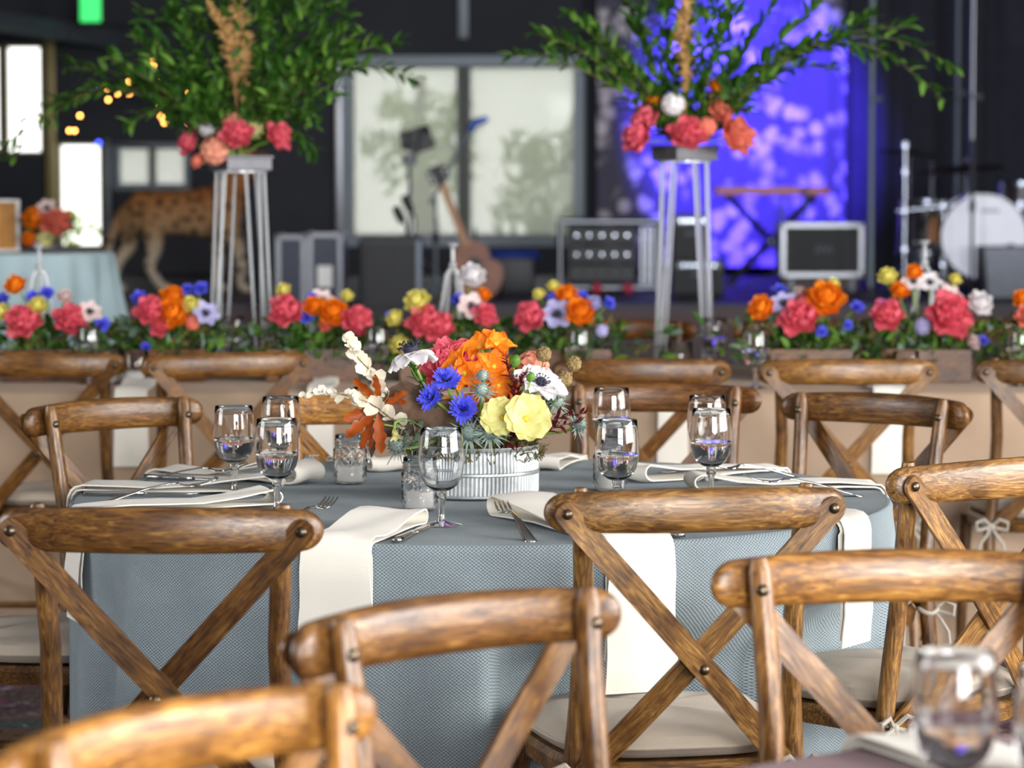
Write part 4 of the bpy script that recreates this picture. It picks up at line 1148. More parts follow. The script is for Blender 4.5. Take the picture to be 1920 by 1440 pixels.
# planter boxes
def planter(px, d, w, label):
    x = (px - 960) / FPX * d; t = thing('planter_box', label, 'planter', (x, d, LTZ), (0, 0, rng.uniform(-.08, .08)), 'wooden planter boxes on the long table')
    hh, dp, th = .095, .15, .012
    for nm, c, s in (('front_board', (0, -dp / 2, hh / 2), (w, th, hh)), ('back_board', (0, dp / 2, hh / 2), (w, th, hh)), ('end_board', (-w / 2 + th / 2, 0, hh / 2), (th, dp - th, hh)), ('end_board', (w / 2 - th / 2, 0, hh / 2), (th, dp - th, hh)), ('bottom_board', (0, 0, .006), (w - 2 * th, dp - th, .012))):
        m = MB(); m.box(c, s, bev=.0015); o = m.build(nm, M['crate'], t, smooth=False); o.color = (.78, .58, .46, 1)
    return Vector((x, d, LTZ + hh))
def greenery(c, w, n, label, seed, h_=.09):
    q = random.Random(seed); vs = MB(); mats = ['leaf', 'leaf_gr', 'leaf_lt', 'moss']
    me = bpy.data.meshes.new('greenery'); fmat = []
    for k in range(n):
        p = Vector((q.gauss(0, w * .36), q.uniform(-.08, .09), q.uniform(-.035, h_) - .02))
        d = Vector((p.x * 3 + q.uniform(-.5, .5), q.uniform(-1, .3), q.uniform(-.25, .9))).normalized()
        z_ = Vector((q.uniform(-1, 1), q.uniform(-1, 0), 1)); z_ = (z_ - d * z_.dot(d)).normalized(); s = q.uniform(.6, 1.05)
        Mx = Matrix.Translation(p) @ Matrix((d.cross(z_), d, z_)).transposed().to_4x4() @ Matrix.Scale(s, 4)
        n0 = len(vs.f); vs.add(*petal(.05, .024, 65, 100, .25, 0, 3, 2, 0, 0, .8), Mx); fmat += [q.choice((0, 2, 1, 2, 0, 3))] * (len(vs.f) - n0)
    me.from_pydata(vs.v, [], vs.f)
    for k in mats: me.materials.append(M[k])
    me.polygons.foreach_set('material_index', fmat)
    o = link('greenery_bunch', me, None, c); return tag(o, label, 'greenery', 'greenery in the planter boxes', 'stuff')
BOX = [
 (95, 8.75, .27, 'left edge of the picture', [
   ('ranunculus', 'orange', 33, 541, 1.0, 'orange ranunculus on a tall stem'), ('cornflower', 'blue', 8, 565, 1.2, 'blue cornflower at the very edge'), ('cornflower', 'blue', 65, 562, 1.2, 'blue cornflower left of its pair'),
   ('cornflower', 'blue', 88, 552, 1.1, 'blue cornflower right of its pair'), ('ranunculus', 'yellow', 72, 578, .9, 'pale yellow ranunculus'), ('ranunculus', 'yellow', 4, 590, .9, 'pale yellow ranunculus at the very edge'),
   ('peony', 'coral', 50, 612, 1.15, 'big coral peony at the left'), ('peony', 'coral', 130, 608, 1.05, 'coral peony at the right'), ('anemone', 'blush', 168, 586, .8, 'blush anemone'), ('cornflower', 'blue', 190, 610, 1.15, 'blue cornflower low at the right'), ('ranunculus', 'blush', 120, 560, .7, 'small blush ranunculus')]),
 (312, 8.75, .24, 'box second from the left', [
   ('cornflower', 'blue', 262, 562, 1.3, 'blue cornflower at the left'), ('cornflower', 'blue', 350, 546, 1.0, 'blue cornflower at the top'), ('cornflower', 'blue', 376, 545, 1.2, 'blue cornflower at the top right'),
   ('peony', 'coral', 284, 592, 1.0, 'coral peony'), ('ranunculus', 'orange', 324, 596, 1.5, 'large orange ranunculus'), ('ranunculus', 'orange', 322, 565, 1.2, 'upper orange ranunculus'), ('peony', 'coral', 302, 618, .7, 'dark coral peony tucked low'),
   ('ranunculus', 'yellow', 358, 576, .8, 'small lemon ranunculus'), ('anemone', 'lav', 385, 590, .9, 'lavender anemone'), ('cornflower', 'blue', 274, 652, .8, 'blue cornflower hanging over the box'), ('hydrangea', 'salmon', 360, 605, .6, 'salmon hydrangea')]),
 (585, 8.75, .27, 'box under the road cases', [
   ('ranunculus', 'yellow', 534, 548, .7, 'greenish yellow bud flower at the left'), ('ranunculus', 'yellow', 650, 558, .6, 'greenish yellow bud flower at the right'), ('anemone', 'blush', 602, 566, .9, 'pale anemone'),
   ('peony', 'coral', 541, 592, 1.1, 'coral peony at the left'), ('ranunculus', 'orange', 588, 580, 1.0, 'orange ranunculus at the left'), ('ranunculus', 'orange', 622, 592, 1.35, 'big orange ranunculus'), ('peony', 'coral', 662, 608, 1.0, 'coral peony at the right'),
   ('cornflower', 'blue', 575, 598, 1.0, 'blue cornflower in the middle'), ('cornflower', 'blue', 648, 608, 1.0, 'blue cornflower at the right'), ('ranunculus', 'salmon', 612, 612, .7, 'salmon ranunculus'), ('cornflower', 'blue', 584, 560, .9, 'blue cornflower at the top')]),
 (835, 8.75, .27, 'box under the black loudspeaker', [
   ('ranunculus', 'yellow', 786, 572, 1.2, 'lemon ranunculus high up'), ('ranunculus', 'yellow', 742, 600, .8, 'lemon ranunculus at the left'), ('cornflower', 'blue', 730, 593, .6, 'small blue cornflower at the left'), ('peony', 'coral', 800, 612, 1.1, 'coral peony at the left'),
   ('peony', 'coral', 826, 622, 1.0, 'dark coral peony in the middle'), ('ranunculus', 'white', 884, 526, 1.25, 'large white ranunculus rising highest'), ('anemone', 'blush', 884, 578, 1.0, 'blush white anemone'), ('peony', 'coral', 905, 598, .8, 'coral peony at the right'),
   ('cornflower', 'blue', 858, 566, 1.1, 'blue cornflower'), ('ranunculus', 'orange', 905, 556, .7, 'small orange ranunculus'), ('ranunculus', 'yellow', 752, 650, .9, 'lemon ranunculus hanging low')]),
 (1065, 8.75, .25, 'box under the silver rack', [
   ('ranunculus', 'yellow', 1012, 555, .6, 'small yellow bud flower at the left'), ('ranunculus', 'yellow', 1037, 540, .6, 'small yellow bud flower at the top'), ('cornflower', 'blue', 1036, 562, 1.0, 'blue cornflower at the left'), ('cornflower', 'blue', 1092, 560, 1.0, 'blue cornflower in the middle'),
   ('cornflower', 'blue', 1140, 570, 1.0, 'blue cornflower at the right'), ('ranunculus', 'orange', 1064, 563, 1.15, 'upper orange ranunculus'), ('ranunculus', 'orange', 1086, 592, 1.35, 'lower orange ranunculus'), ('peony', 'coral', 1000, 602, 1.0, 'coral peony'),
   ('anemone', 'lav', 1046, 592, 1.1, 'lavender anemone'), ('ranunculus', 'lav', 1112, 572, .7, 'pale lavender ranunculus'), ('hydrangea', 'lav', 1128, 620, .5, 'light blue hydrangea tuft')]),
 (1520, 8.75, .24, 'box left of the two at the right', [
   ('cornflower', 'blue', 1461, 546, 1.1, 'blue cornflower at the top'), ('ranunculus', 'orange', 1432, 584, 1.2, 'orange ranunculus at the left'), ('ranunculus', 'orange', 1545, 570, 1.75, 'large open orange ranunculus'), ('ranunculus', 'orange', 1508, 565, .9, 'small orange ranunculus'),
   ('peony', 'coral', 1500, 605, 1.25, 'coral peony'), ('anemone', 'lav', 1470, 572, .9, 'pale lavender anemone'), ('ranunculus', 'yellow', 1562, 536, .6, 'small yellow ranunculus'), ('cornflower', 'blue', 1605, 578, 1.1, 'blue cornflower at the right'),
   ('cornflower', 'blue', 1540, 624, .9, 'blue cornflower low down'), ('ranunculus', 'blush', 1500, 552, .6, 'tiny blush ranunculus'), ('cornflower', 'blue', 1588, 612, .8, 'dark blue cornflower low at the right')]),
 (1735, 8.75, .26, 'box right of the two at the right', [
   ('ranunculus', 'yellow', 1664, 525, .9, 'lemon ranunculus at the top left'), ('ranunculus', 'orange', 1688, 550, .9, 'orange ranunculus at the left'), ('ranunculus', 'orange', 1715, 516, .8, 'orange ranunculus at the top'), ('anemone', 'white', 1712, 530, .8, 'white anemone at the top'),
   ('anemone', 'white', 1744, 532, .8, 'white anemone beside the acrylic candelabra'), ('anemone', 'blush', 1780, 556, .9, 'blush anemone'), ('ranunculus', 'yellow', 1790, 528, .6, 'straw yellow ranunculus'), ('peony', 'coral', 1664, 600, 1.05, 'coral peony at the left'),
   ('peony', 'coral', 1772, 604, 1.5, 'very large coral peony'), ('cornflower', 'blue', 1660, 578, 1.1, 'blue cornflower at the left'), ('ranunculus', 'white', 1832, 576, 1.2, 'white ranunculus at the right'), ('hydrangea', 'lav', 1730, 612, .7, 'light blue hydrangea tuft'),
   ('cornflower', 'blue', 1840, 640, .9, 'dark blue cornflower low at the right'), ('ranunculus', 'blush', 1822, 645, .7, 'cream ranunculus low at the right')]),
 (1985, 8.75, .25, 'box cut off by the right edge', [('ranunculus', 'orange', 1918, 565, .9, 'orange ranunculus'), ('peony', 'salmon', 1932, 600, .9, 'salmon peony')]),
]
for i, (px, d, w, where, fl) in enumerate(BOX):
    c = planter(px, d, w, 'low brown wooden planter, the ' + where if 'box' in where else 'low brown wooden planter at the ' + where)
    greenery(c, w * 1.15, 420, 'mixed green foliage of the ' + (where if 'box' in where else 'planter at the ' + where), 60 + i)
    for (kind, mat, fx, fy, s, lab) in fl:
        lean = (fx - px) / 130; up = (610 - fy) / 80
        dd = d - .06 + (.05 if fy < 570 else -.03)
        flower(kind, mat, W(fx, fy, dd), (lean * .5 + rng.uniform(-.15, .15), -.75, .45 + max(0, up) * .25), s, lab + ', ' + (where if 'box' in where else 'planter at the ' + where), 'flowers in the planter boxes',
               stem_to=c + Vector((lean * .05, 0, -.02)))
# candle cylinders and goblets along the long table
gC2 = 'glassware on the long table'
m = MB(); m.lathe([(.001, .0), (.036, .0), (.038, .004), (.038, .098), (.037, .0995), (.036, .098), (.0355, .008), (.001, .008)], 28); CYL = fix(m.mesh('glass_cylinder', M['glass']))
for (px, d, lab) in ((252, 8.55, 'clear candle cylinder behind the two left chairs'), (1275, 9.0, 'clear candle cylinder by the right acrylic stand'), (1700, 8.5, 'clear candle cylinder right of the lone box'), (205, 8.6, 'clear candle cylinder beside the left peonies')):
    p = ((px - 960) / FPX * d, d, LTZ)
    t = thing('candle_cylinder', lab + ' on the long table', 'candle holder', p, group=gC2); link('glass_cylinder', CYL, t)
    t = thing('pillar_candle', 'white candle in the ' + lab.replace('clear ', ''), 'candle', (p[0], p[1], p[2] + .0085), group='candles on the long table'); link('wax', WAX, t); link('wick', WICK, t)
for (px, d, lab) in ((165, 8.6, 'goblet among the left coral peonies'), (415, 8.9, 'goblet at the foot of the left acrylic stand'), (436, 9.2, 'goblet behind the left acrylic stand foot'), (706, 8.6, 'goblet between the two middle boxes'), (1086, 8.5, 'goblet in front of the orange ranunculus'),
                 (1418, 8.4, 'goblet at the left of the orange ranunculus'), (1340, 9.1, 'goblet behind the right acrylic stand'), (1915, 8.5, 'goblet at the right edge')):
    goblet((px - 960) / FPX * d, d, LTZ, lab + ' on the long table', gC2, True, 1.0)
# ------------------------------------------------------------------ tall acrylic stands with flowers and ruscus
k_ = N('frosted_acrylic'); k_.set(Base_Color=(.93, .95, .97, 1), Roughness=.18, Transmission_Weight=.7, IOR=1.45, Specular_IOR_Level=.7); M['stand'] = k_.m
M['tray'] = simple('grey_metal_tray', lin(92, 92, 98), .45, .3)
def tall_stand(px, d, ztop, label):
    x = (px - 960) / FPX * d; t = thing('acrylic_stand', label, 'flower stand', (x, d, LTZ), (0, 0, .3), 'tall acrylic flower stands')
    h_ = ztop - LTZ
    for k in range(4):
        a = k * math.pi / 2 + .35
        for s in (-1, 1):
            m = MB(); b0 = a + s * .10; b1 = a + s * .34
            m.tube([(math.cos(b0) * .108, math.sin(b0) * .108, .004), (math.cos(b1) * .075, math.sin(b1) * .075, h_)], .005, 6); m.build('rod', M['stand'], t)
    m = MB(); m.lathe([(.072, h_ - .003), (.084, h_ - .003), (.084, h_ + .003), (.072, h_ + .003), (.072, h_ - .003)], 24); m.build('top_ring', M['stand'], t)
    tr = thing('flower_tray', 'square grey metal tray on the ' + label.replace('tall clear ', ''), 'tray', (x, d, ztop + .0035), (0, 0, .5), 'flower trays')
    m = MB(); m.box((0, 0, .02), (.15, .15, .04), bev=.004); m.build('tray_body', M['tray'], tr, smooth=False)
    m = MB(); m.box((0, 0, .042), (.158, .158, .008), bev=.002); m.build('tray_rim', M['tray'], tr, smooth=False)
    return Vector((x, d, ztop + .045))
A1 = tall_stand(452, 9.25, W(0, 322, 9.25).z, 'tall clear acrylic rod stand under the left flower tower')
A2 = tall_stand(1283, 9.25, W(0, 303, 9.25).z, 'tall clear acrylic rod stand under the right flower tower')
def tower_flowers(c, lst, where):
    for (kind, mat, px, py, dy, s, lab) in lst:
        p = W(px, py, c.y + dy); v = (p - c - Vector((0, 0, .02)))
        flower(kind, mat, p, (v.x * 6, -.55, .35 + v.z), s, lab + ' on the ' + where, 'flowers of the ' + where, stem_to=c + Vector((v.x * .2, 0, -.002)))
tower_flowers(A1, [('peony', 'coral', 366, 272, -.02, .85, 'dark coral peony at the far left'), ('peony', 'coral', 445, 262, -.11, 1.05, 'coral peony in the middle'), ('peony', 'coral', 512, 262, -.06, .95, 'coral peony at the right'), ('hydrangea', 'peach', 437, 232, -.05, .95, 'peach hydrangea at the top'),
                   ('hydrangea', 'peach', 402, 283, -.10, 1.15, 'large peach hydrangea at the lower left'), ('hydrangea', 'white', 390, 240, -.02, .8, 'white hydrangea at the left'), ('hydrangea', 'paleyel', 478, 240, -.02, .9, 'greenish white hydrangea'), ('ranunculus', 'salmon', 376, 305, -.10, .7, 'small red ranunculus hanging low')], 'left flower tower')
tower_flowers(A2, [('peony', 'coral', 1210, 262, -.05, 1.15, 'coral peony at the lower left'), ('peony', 'coral', 1222, 230, -.02, 1.05, 'dark coral peony at the upper left'), ('peony', 'coral', 1288, 262, -.12, 1.2, 'coral peony in the middle'), ('peony', 'salmon', 1362, 262, -.07, 1.35, 'large salmon peony at the right'),
                   ('peony', 'salmon', 1340, 215, -.05, 1.0, 'salmon peony at the upper right'), ('ranunculus', 'orange', 1338, 170, -.02, 1.0, 'orange ranunculus'), ('ranunculus', 'orange', 1230, 188, -.04, .8, 'small orange ranunculus at the left'), ('hydrangea', 'white', 1262, 195, -.06, .95, 'white hydrangea'), ('hydrangea', 'salmon', 1325, 238, -.12, .8, 'salmon hydrangea tuft')], 'right flower tower')
RUS = [leaf_mesh('leaf', .056, .019, 'leaf', 18, .3), leaf_mesh('leaf', .050, .018, 'leaf_lt', 22, .3), leaf_mesh('leaf', .052, .02, 'leaf', 25, .3)]
ORD = ['leftmost'] + [o + ' from the left' for o in 'second third fourth fifth sixth seventh eighth ninth tenth eleventh twelfth thirteenth fourteenth fifteenth sixteenth seventeenth eighteenth nineteenth twentieth twenty-first twenty-second twenty-third twenty-fourth twenty-fifth twenty-sixth twenty-seventh'.split()]
def tower_branches(c, ends, where, seed):
    q = random.Random(seed)
    for i, (px, py, sag) in enumerate(ends):
        e = W(px, py, c.y + q.uniform(-.22, .22)); s0 = c + Vector(((e.x - c.x) * .08, 0, .02)); L = (e - s0).length
        mid1 = s0.lerp(e, .35) + Vector((0, 0, sag * L)); mid2 = s0.lerp(e, .7) + Vector((0, 0, sag * L * .9))
        side = 'left' if px < 960 + (c.x / c.y * FPX) else 'right'
        leafy_branch('ruscus_branch', 'green ruscus branch, %s by its tip, on the %s' % (ORD[sorted(x[0] for x in ends).index(px)], where), 'branch', [e, mid2, mid1, s0], RUS, int(24 + L * 44), 1.0, 1.25, 1.2, .0028, 'twig', 'ruscus branches of the ' + where, seed=seed * 50 + i, out=48)
def core(c, w, h_, z0, n, label, seed, dx=0.0):
    q = random.Random(seed); vs = MB(); fm = []
    for k in range(n):
        a = q.random() * 6.28; r = math.sqrt(q.random()); zz = q.random()
        wd = w * (.35 + .65 * math.sin(math.pi * min(1, .15 + zz * .75)))
        p = Vector((dx * zz + math.cos(a) * r * wd, math.sin(a) * r * wd * .6, z0 + zz * h_))
        d = Vector((p.x * 2 + q.uniform(-.7, .7), p.y * 2 + q.uniform(-.9, .3), q.uniform(-.4, .9))).normalized()
        z_ = Vector((q.uniform(-1, 1), q.uniform(-1, .2), 1)); z_ = (z_ - d * z_.dot(d)).normalized()
        n0 = len(vs.f); vs.add(*petal(.056, .02, 70, 100, .3, 0, 3, 2, 0, 0, .85), Matrix.Translation(p) @ Matrix((d.cross(z_), d, z_)).transposed().to_4x4() @ Matrix.Scale(q.uniform(.7, 1.1), 4))
        fm += [q.choice((0, 0, 0, 1))] * (len(vs.f) - n0)
    me = bpy.data.meshes.new('foliage_core'); me.from_pydata(vs.v, [], vs.f)
    for k in ('leaf', 'leaf_lt'): me.materials.append(M[k])
    me.polygons.foreach_set('material_index', fm)
    tag(link('foliage_mass', me, None, c), label, 'foliage', 'foliage of the flower towers', 'stuff')
tower_branches(A1, [(-5, 285, .25), (22, 300, .3), (112, 195, .2), (128, 128, .12), (165, 165, .15), (205, 108, .05), (240, 235, .22), (302, 205, .2), (255, 70, .05), (330, 20, .02), (380, -60, 0), (440, -80, 0), (520, -70, 0), (575, -10, .02), (610, 60, .08), (650, 55, .1), (700, 85, .14), (775, 148, .2), (750, 80, .14), (588, 282, .3), (579, 210, .2), (545, 130, .1), (300, 110, .08), (350, 120, .05), (500, 40, .02), (620, 130, .15)], 'left flower tower', 3)
core(A1, .36, .62, .08, 1500, 'dense dark green leaves in the heart of the left flower tower', 5, .05)
tower_branches(A2, [(958, 104, .12), (1005, 62, .1), (1050, 88, .12), (1068, 30, .06), (1120, 62, .06), (1150, 110, .1), (1160, -30, 0), (1230, -70, 0), (1300, -80, 0), (1390, -60, 0), (1470, -20, .02), (1560, -10, .04), (1500, 90, .1), (1455, 150, .12), (1408, 212, .2), (1566, 130, .15), (1640, 28, .08), (1705, 50, .12), (1792, 128, .22), (1772, 190, .3), (1660, 110, .2)], 'right flower tower', 4)
core(A2, .20, .60, .12, 620, 'dense green leaves in the heart of the right flower tower', 6)
def plume(c, pts, r, n, label, seed):
    q = random.Random(seed); t = thing('pampas_plume', label, 'dried grass', c, group='pampas plumes')
    P_ = [p - c for p in pts]; m = MB(); m.tube(P_, .003, 5); m.build('stalk', M['pampas'], t); m = MB()
    for k in range(n):
        u = .25 + .75 * k / n; i = min(len(P_) - 2, int(u * (len(P_) - 1))); f = u * (len(P_) - 1) - i; p = P_[i].lerp(P_[i + 1], f)
        a = q.random() * 6.28; d = Vector((math.cos(a), math.sin(a), q.uniform(.2, 1.2))) * r * q.uniform(.5, 1) * math.sin(math.pi * (.12 + .85 * (u - .25) / .75))
        m.tube([p, p + d * .5 + Vector((0, 0, .01)), p + d], [.003, .004, .0012], 4, cap=False)
    m.build('plume', M['pampas'], t)
plume(A1, [A1, W(455, 160, 9.2), W(450, 70, 9.15), W(438, -40, 9.12)], .055, 330, 'tan pampas plume rising out of the left flower tower', 1)
plume(A1, [A1, W(440, 150, 9.2), W(420, 60, 9.1), W(388, 5, 9.1)], .04, 220, 'shorter tan pampas plume leaning left in the left flower tower', 2)
plume(A2, [A2, W(1285, 150, 9.2), W(1282, 60, 9.15), W(1290, -60, 9.12)], .045, 300, 'tan pampas plume rising out of the right flower tower', 3)
# slender candelabra between the boxes
def candelabra(px, py, d, label):
    x = (px - 960) / FPX * d; zc = W(px, py, d).z; t = thing('acrylic_candelabra', label, 'candelabra', (x, d, LTZ), group='small acrylic candelabra'); h_ = zc - LTZ
    for k in range(4):
        a = k * math.pi / 2 + .5; m = MB(); m.tube([(math.cos(a) * .065, math.sin(a) * .065, .004), (math.cos(a) * .045, math.sin(a) * .045, h_ * .5), (math.cos(a) * .022, math.sin(a) * .022, h_ - .03), (0, 0, h_)], .0058, 6); m.build('leg', M['stand'], t)
    m = MB(); m.ball((0, 0, h_), .013, 10, 8); m.build('collar', M['stand'], t)
    m = MB(); m.tube([(0, 0, h_), (0, 0, h_ + .05)], .006, 8); m.build('spindle', M['stand'], t)
    m = MB(); m.lathe([(.004, h_ + .05), (.016, h_ + .06), (.019, h_ + .068), (.017, h_ + .068), (.003, h_ + .055)], 14); m.build('candle_cup', M['stand'], t)
for px, py, lab in ((74, 500, 'small acrylic candelabra before the pale blue cloth at the left'), (849, 497, 'small acrylic candelabra before the guitar'), (1733, 492, 'small acrylic candelabra before the white drum')):
    candelabra(px, py, 9.2, lab)
# ------------------------------------------------------------------ the nearer table at the lower right
NC = Vector((.76, 2.42, 0))
t = thing('round_table', 'nearer round table hidden under the mauve cloth at the lower right', 'table', NC)
m = MB(); m.lathe([(.01, .735), (.752, .735), (.756, .745), (.752, .757), (.01, .757)], 48); m.build('tabletop', M['table_wood'], t)
for k in range(4):
    a = math.pi / 4 + k * math.pi / 2; m = MB(); m.tube([(math.cos(a) * .34, math.sin(a) * .34, 0), (math.cos(a) * .42, math.sin(a) * .42, .735)], .014, 8); m.build('leg', M['bolt'], t)
m = MB()
def nc(u, v):
    a = u * 2 * math.pi; j = int(round(v * 16)); pr = [(.004, .7605), (.3, .7605), (.6, .7605), (.74, .7605), (.7585, .7603), (.764, .755), (.766, .74)]
    if j < 7: r, z = pr[j]
    else:
        z = .70 - (j - 7) * .075; q = (.76 - z) / .74; r = .768 + q * .01 + math.sin(a * 14) * .025 * q
    return (NC.x + math.cos(a) * r, NC.y + math.sin(a) * r, max(.02, z))
m.grid(nc, 128, 16, closed_u=True); tag(m.build('tablecloth', M['mauve_cloth']), 'mauve cloth of the nearer table cut off by the lower right corner', 'tablecloth')
gN2 = 'very blurred goblets on the nearer table'
goblet(.398, 2.65, TZ - .0035, 'very blurred goblet at the lower right, left of the two', gN2)
goblet(.475, 2.56, TZ - .0035, 'very blurred goblet cut off by the right edge of the picture', gN2)
o = link('napkin', napkin_mesh(.46, .12, .11, .012, 77), None, (NC.x, NC.y, TZ - .003), (0, 0, R(118)))
tag(o, 'blurred cream napkin under the lower right goblets on the mauve cloth', 'napkin')
# ------------------------------------------------------------------ stage and far end of the room
def at(px, py, d): return W(px, py, d)
def wbox(px0, py0, px1, py1, d, depth):
    """box whose front face fills the given photo rectangle at distance d: centre, size"""
    p, q = W(px0, py0, d), W(px1, py1, d)
    return Vector(((p.x + q.x) / 2, d + depth / 2, (p.z + q.z) / 2)), Vector((q.x - p.x, depth, p.z - q.z))
# printed backdrop with its blue wash
def backdrop_mat():
    k = N('floral_printed_drape'); v = k.coord('Object', (1, 1, 1))
    mp = k.n('Mapping'); k.l(v, mp.inputs[0]); nz = k.n('TexNoise'); nz.inputs['Scale'].default_value = 9; k.l(v, nz.inputs['Vector'])
    ad = k.n('VectorMath', operation='MULTIPLY_ADD'); k.l(nz.outputs['Color'], ad.inputs[0]); ad.inputs[1].default_value = (.1, .1, .1); k.l(v, ad.inputs[2])
    vo = k.n('TexVoronoi'); vo.inputs['Scale'].default_value = 7.5; k.l(ad.outputs[0], vo.inputs['Vector'])
    petals = k.ramp(vo.outputs['Distance'], [(.0, (.55, .55, .55, 1)), (.16, (1, 1, 1, 1)), (.40, (.75, .75, .75, 1)), (.55, (0, 0, 0, 1))])
    clus = k.ramp(k.noise(v, 2.1, 3, .55), [(.46, (0, 0, 0, 1)), (.56, (1, 1, 1, 1))])
    fine = k.ramp(k.noise(v, 40, 3), [(.3, (.6, .6, .6, 1)), (.7, (1, 1, 1, 1))])
    f = k.mixc(1, petals, clus, 'MULTIPLY'); f = k.mixc(1, f, fine, 'MULTIPLY')
    c = k.mixc(f, lin(92, 88, 104), lin(246, 236, 242))
    k.set(Base_Color=c, Roughness=.9, Specular_IOR_Level=.15); return k.m
M['drape'] = backdrop_mat()
p, q = W(1120, -90, 23.4), W(1590, 500, 23.4)
m = MB(); m.grid(lambda u, v: (p.x + (q.x - p.x) * u, 23.4 + .018 * math.sin(u * 26) + .01 * math.sin(u * 61), q.z + (p.z - q.z) * v), 80, 6)
t = tag(m.build('stage_backdrop', M['drape']), 'floral printed backdrop glowing blue violet behind the keyboard', 'backdrop')
m = MB(); m.grid(lambda u, v: (W(1588, 0, 23.3).x + 2.6 * u, 23.3 + .05 * math.sin(u * 46) + .02 * math.sin(u * 90), .62 + 2.6 * v), 90, 4)
M['curtain'] = fabric('dark_navy_drape', lin(56, 57, 68), .1, .2, 60)
tag(m.build('dark_curtain', M['curtain']), 'dark navy pleated drape behind the drum kit', 'curtain')
# pipe and drape uprights
def pole(px, d, py0, py1, r, label, mat='alu'):
    a, b_ = W(px, py0, d), W(px, py1, d); t = thing('drape_pole', label, 'pole', (b_.x, d, b_.z), group='grey uprights on the stage')
    h_ = a.z - b_.z; m = MB(); m.tube([(0, 0, 0), (0, 0, h_)], r, 12); m.build('pipe', M[mat], t)
    m = MB(); m.lathe([(.001, 0), (.16, 0), (.16, .008), (.03, .012), (.03, .05), (.001, .05)], 20); m.build('base_plate', M['black'], t)
    m = MB(); m.tube([(0, -.03, h_ * .62), (.06, -.05, h_ * .62)], .018, 8); m.build('clamp_knob', M['frame_grey'], t)
zst = lambda d: 338 + (CAMZ - SZ) * FPX / d
pole(1632, 19.6, -40, zst(19.6), .020, 'grey upright pole at the right edge of the blue backdrop', 'frame_grey')
pole(1820, 20.6, -40, zst(20.6), .020, 'grey upright pole rising behind the drum kit', 'alu')
pole(1792, 22.6, -40, zst(22.6), .018, 'dark upright pole left of the one behind the drum', 'frame_grey')
# flight cases
def case(px0, py0, px1, py1, d, dep, name, label, cat, col='navy', bars=(), floor=None, ew=.03):
    c, s = wbox(px0, py0, px1, py1, d, dep); t = thing(name, label, cat, (c.x, c.y, c.z - s.z / 2))
    m = MB(); m.box((0, 0, s.z / 2), s, bev=.01); m.build('case_body', M[col], t, smooth=False)
    for sx in (-1, 1):
        for sy in (-1, 1):
            m = MB(); m.box((sx * (s.x / 2 - ew * .35), sy * (s.y / 2 - ew * .35), s.z / 2), (ew, ew, s.z + .004), bev=.004); m.build('edge_strip', M['alu'], t, smooth=False)
    for sz in (0, 1):
        m = MB(); m.box((0, -s.y / 2 + ew * .35, sz * (s.z - ew) + ew / 2), (s.x, ew, ew), bev=.004); m.build('edge_strip', M['alu'], t, smooth=False)
    return t, s
M['navy'] = simple('navy_laminate', lin(40, 44, 66), .35, 0, .1)
for (x0, x1, lab) in ((517, 573, 'navy flight case with aluminium edges, left of the pair by the leopard'), (577, 642, 'navy flight case with a white label, right of the pair')):
    zf = 338 + CAMZ * FPX / 17.3
    t, s = case(x0, 440 if x0 < 570 else 436, x1, zf, 17.3, .45, 'flight_case', lab, 'case')
    m = MB(); m.box((0, -s.y / 2 - .004, s.z * .55), (.09, .02, .03)); m.build('latch', M['alu'], t, smooth=False)
    if x0 > 570:
        m = MB(); m.box((.0, -s.y / 2 - .003, s.z * .80 - .045), (.085, .006, .125)); m.build('paper_label', M['wax'], t, smooth=False)
# loudspeakers
zf = 338 + CAMZ * FPX / 16.8
c, s = wbox(672, 448, 790, zf, 16.8, .42)
t = thing('loudspeaker', 'tall black loudspeaker cabinet in front of the window', 'speaker', (c.x, c.y, 0))
m = MB(); m.box((0, 0, s.z / 2), s, bev=.02); m.build('cabinet', M['black'], t, smooth=False)
for k, (z0, z1) in enumerate(((.04, .60), (.62, .97))):
    m = MB(); m.box((.0, -s.y / 2 - .006, s.z * (z0 + z1) / 2), (s.x * .8, .02, s.z * (z1 - z0)), bev=.006); m.build('grille', M['grille'], t, smooth=False)
m = MB(); m.box((s.x * .46, -s.y / 2 + .06, s.z * .5), (.03, .14, s.z * .98), bev=.006); m.build('side_trim', M['frame_grey'], t, smooth=False)
zf = 338 + (CAMZ) * FPX / 17.6
# wedge monitor
b0 = W(1838, 602, 18.6); b1 = W(1955, 515, 18.6); w = b1.x - b0.x; h_ = .34
t = thing('wedge_monitor', 'grey wedge floor monitor in front of the drum kit', 'speaker', ((b0.x + b1.x) / 2, 18.62, SZ))
m = MB(); m.add([(x, y, z) for x in (-w / 2, w / 2) for y, z in ((-.2, 0), (.2, 0), (.16, h_), (-.02, h_))], [(0, 1, 2, 3), (4, 7, 6, 5), (0, 4, 5, 1), (1, 5, 6, 2), (2, 6, 7, 3), (3, 7, 4, 0)]); m.build('wedge_body', M['black'], t, smooth=False)
m = MB(); m.add([(x, y, z) for x in (-w * .45, w * .45) for y, z in ((-.19, .02), (-.205, .03), (-.045, h_ - .01), (-.03, h_ - .02))], [(0, 1, 2, 3), (4, 7, 6, 5), (0, 4, 5, 1), (1, 5, 6, 2), (2, 6, 7, 3), (3, 7, 4, 0)])
M['wgrille'] = simple('grey_monitor_grille', lin(120, 124, 132), .6); m.build('grille', M['wgrille'], t, smooth=False)
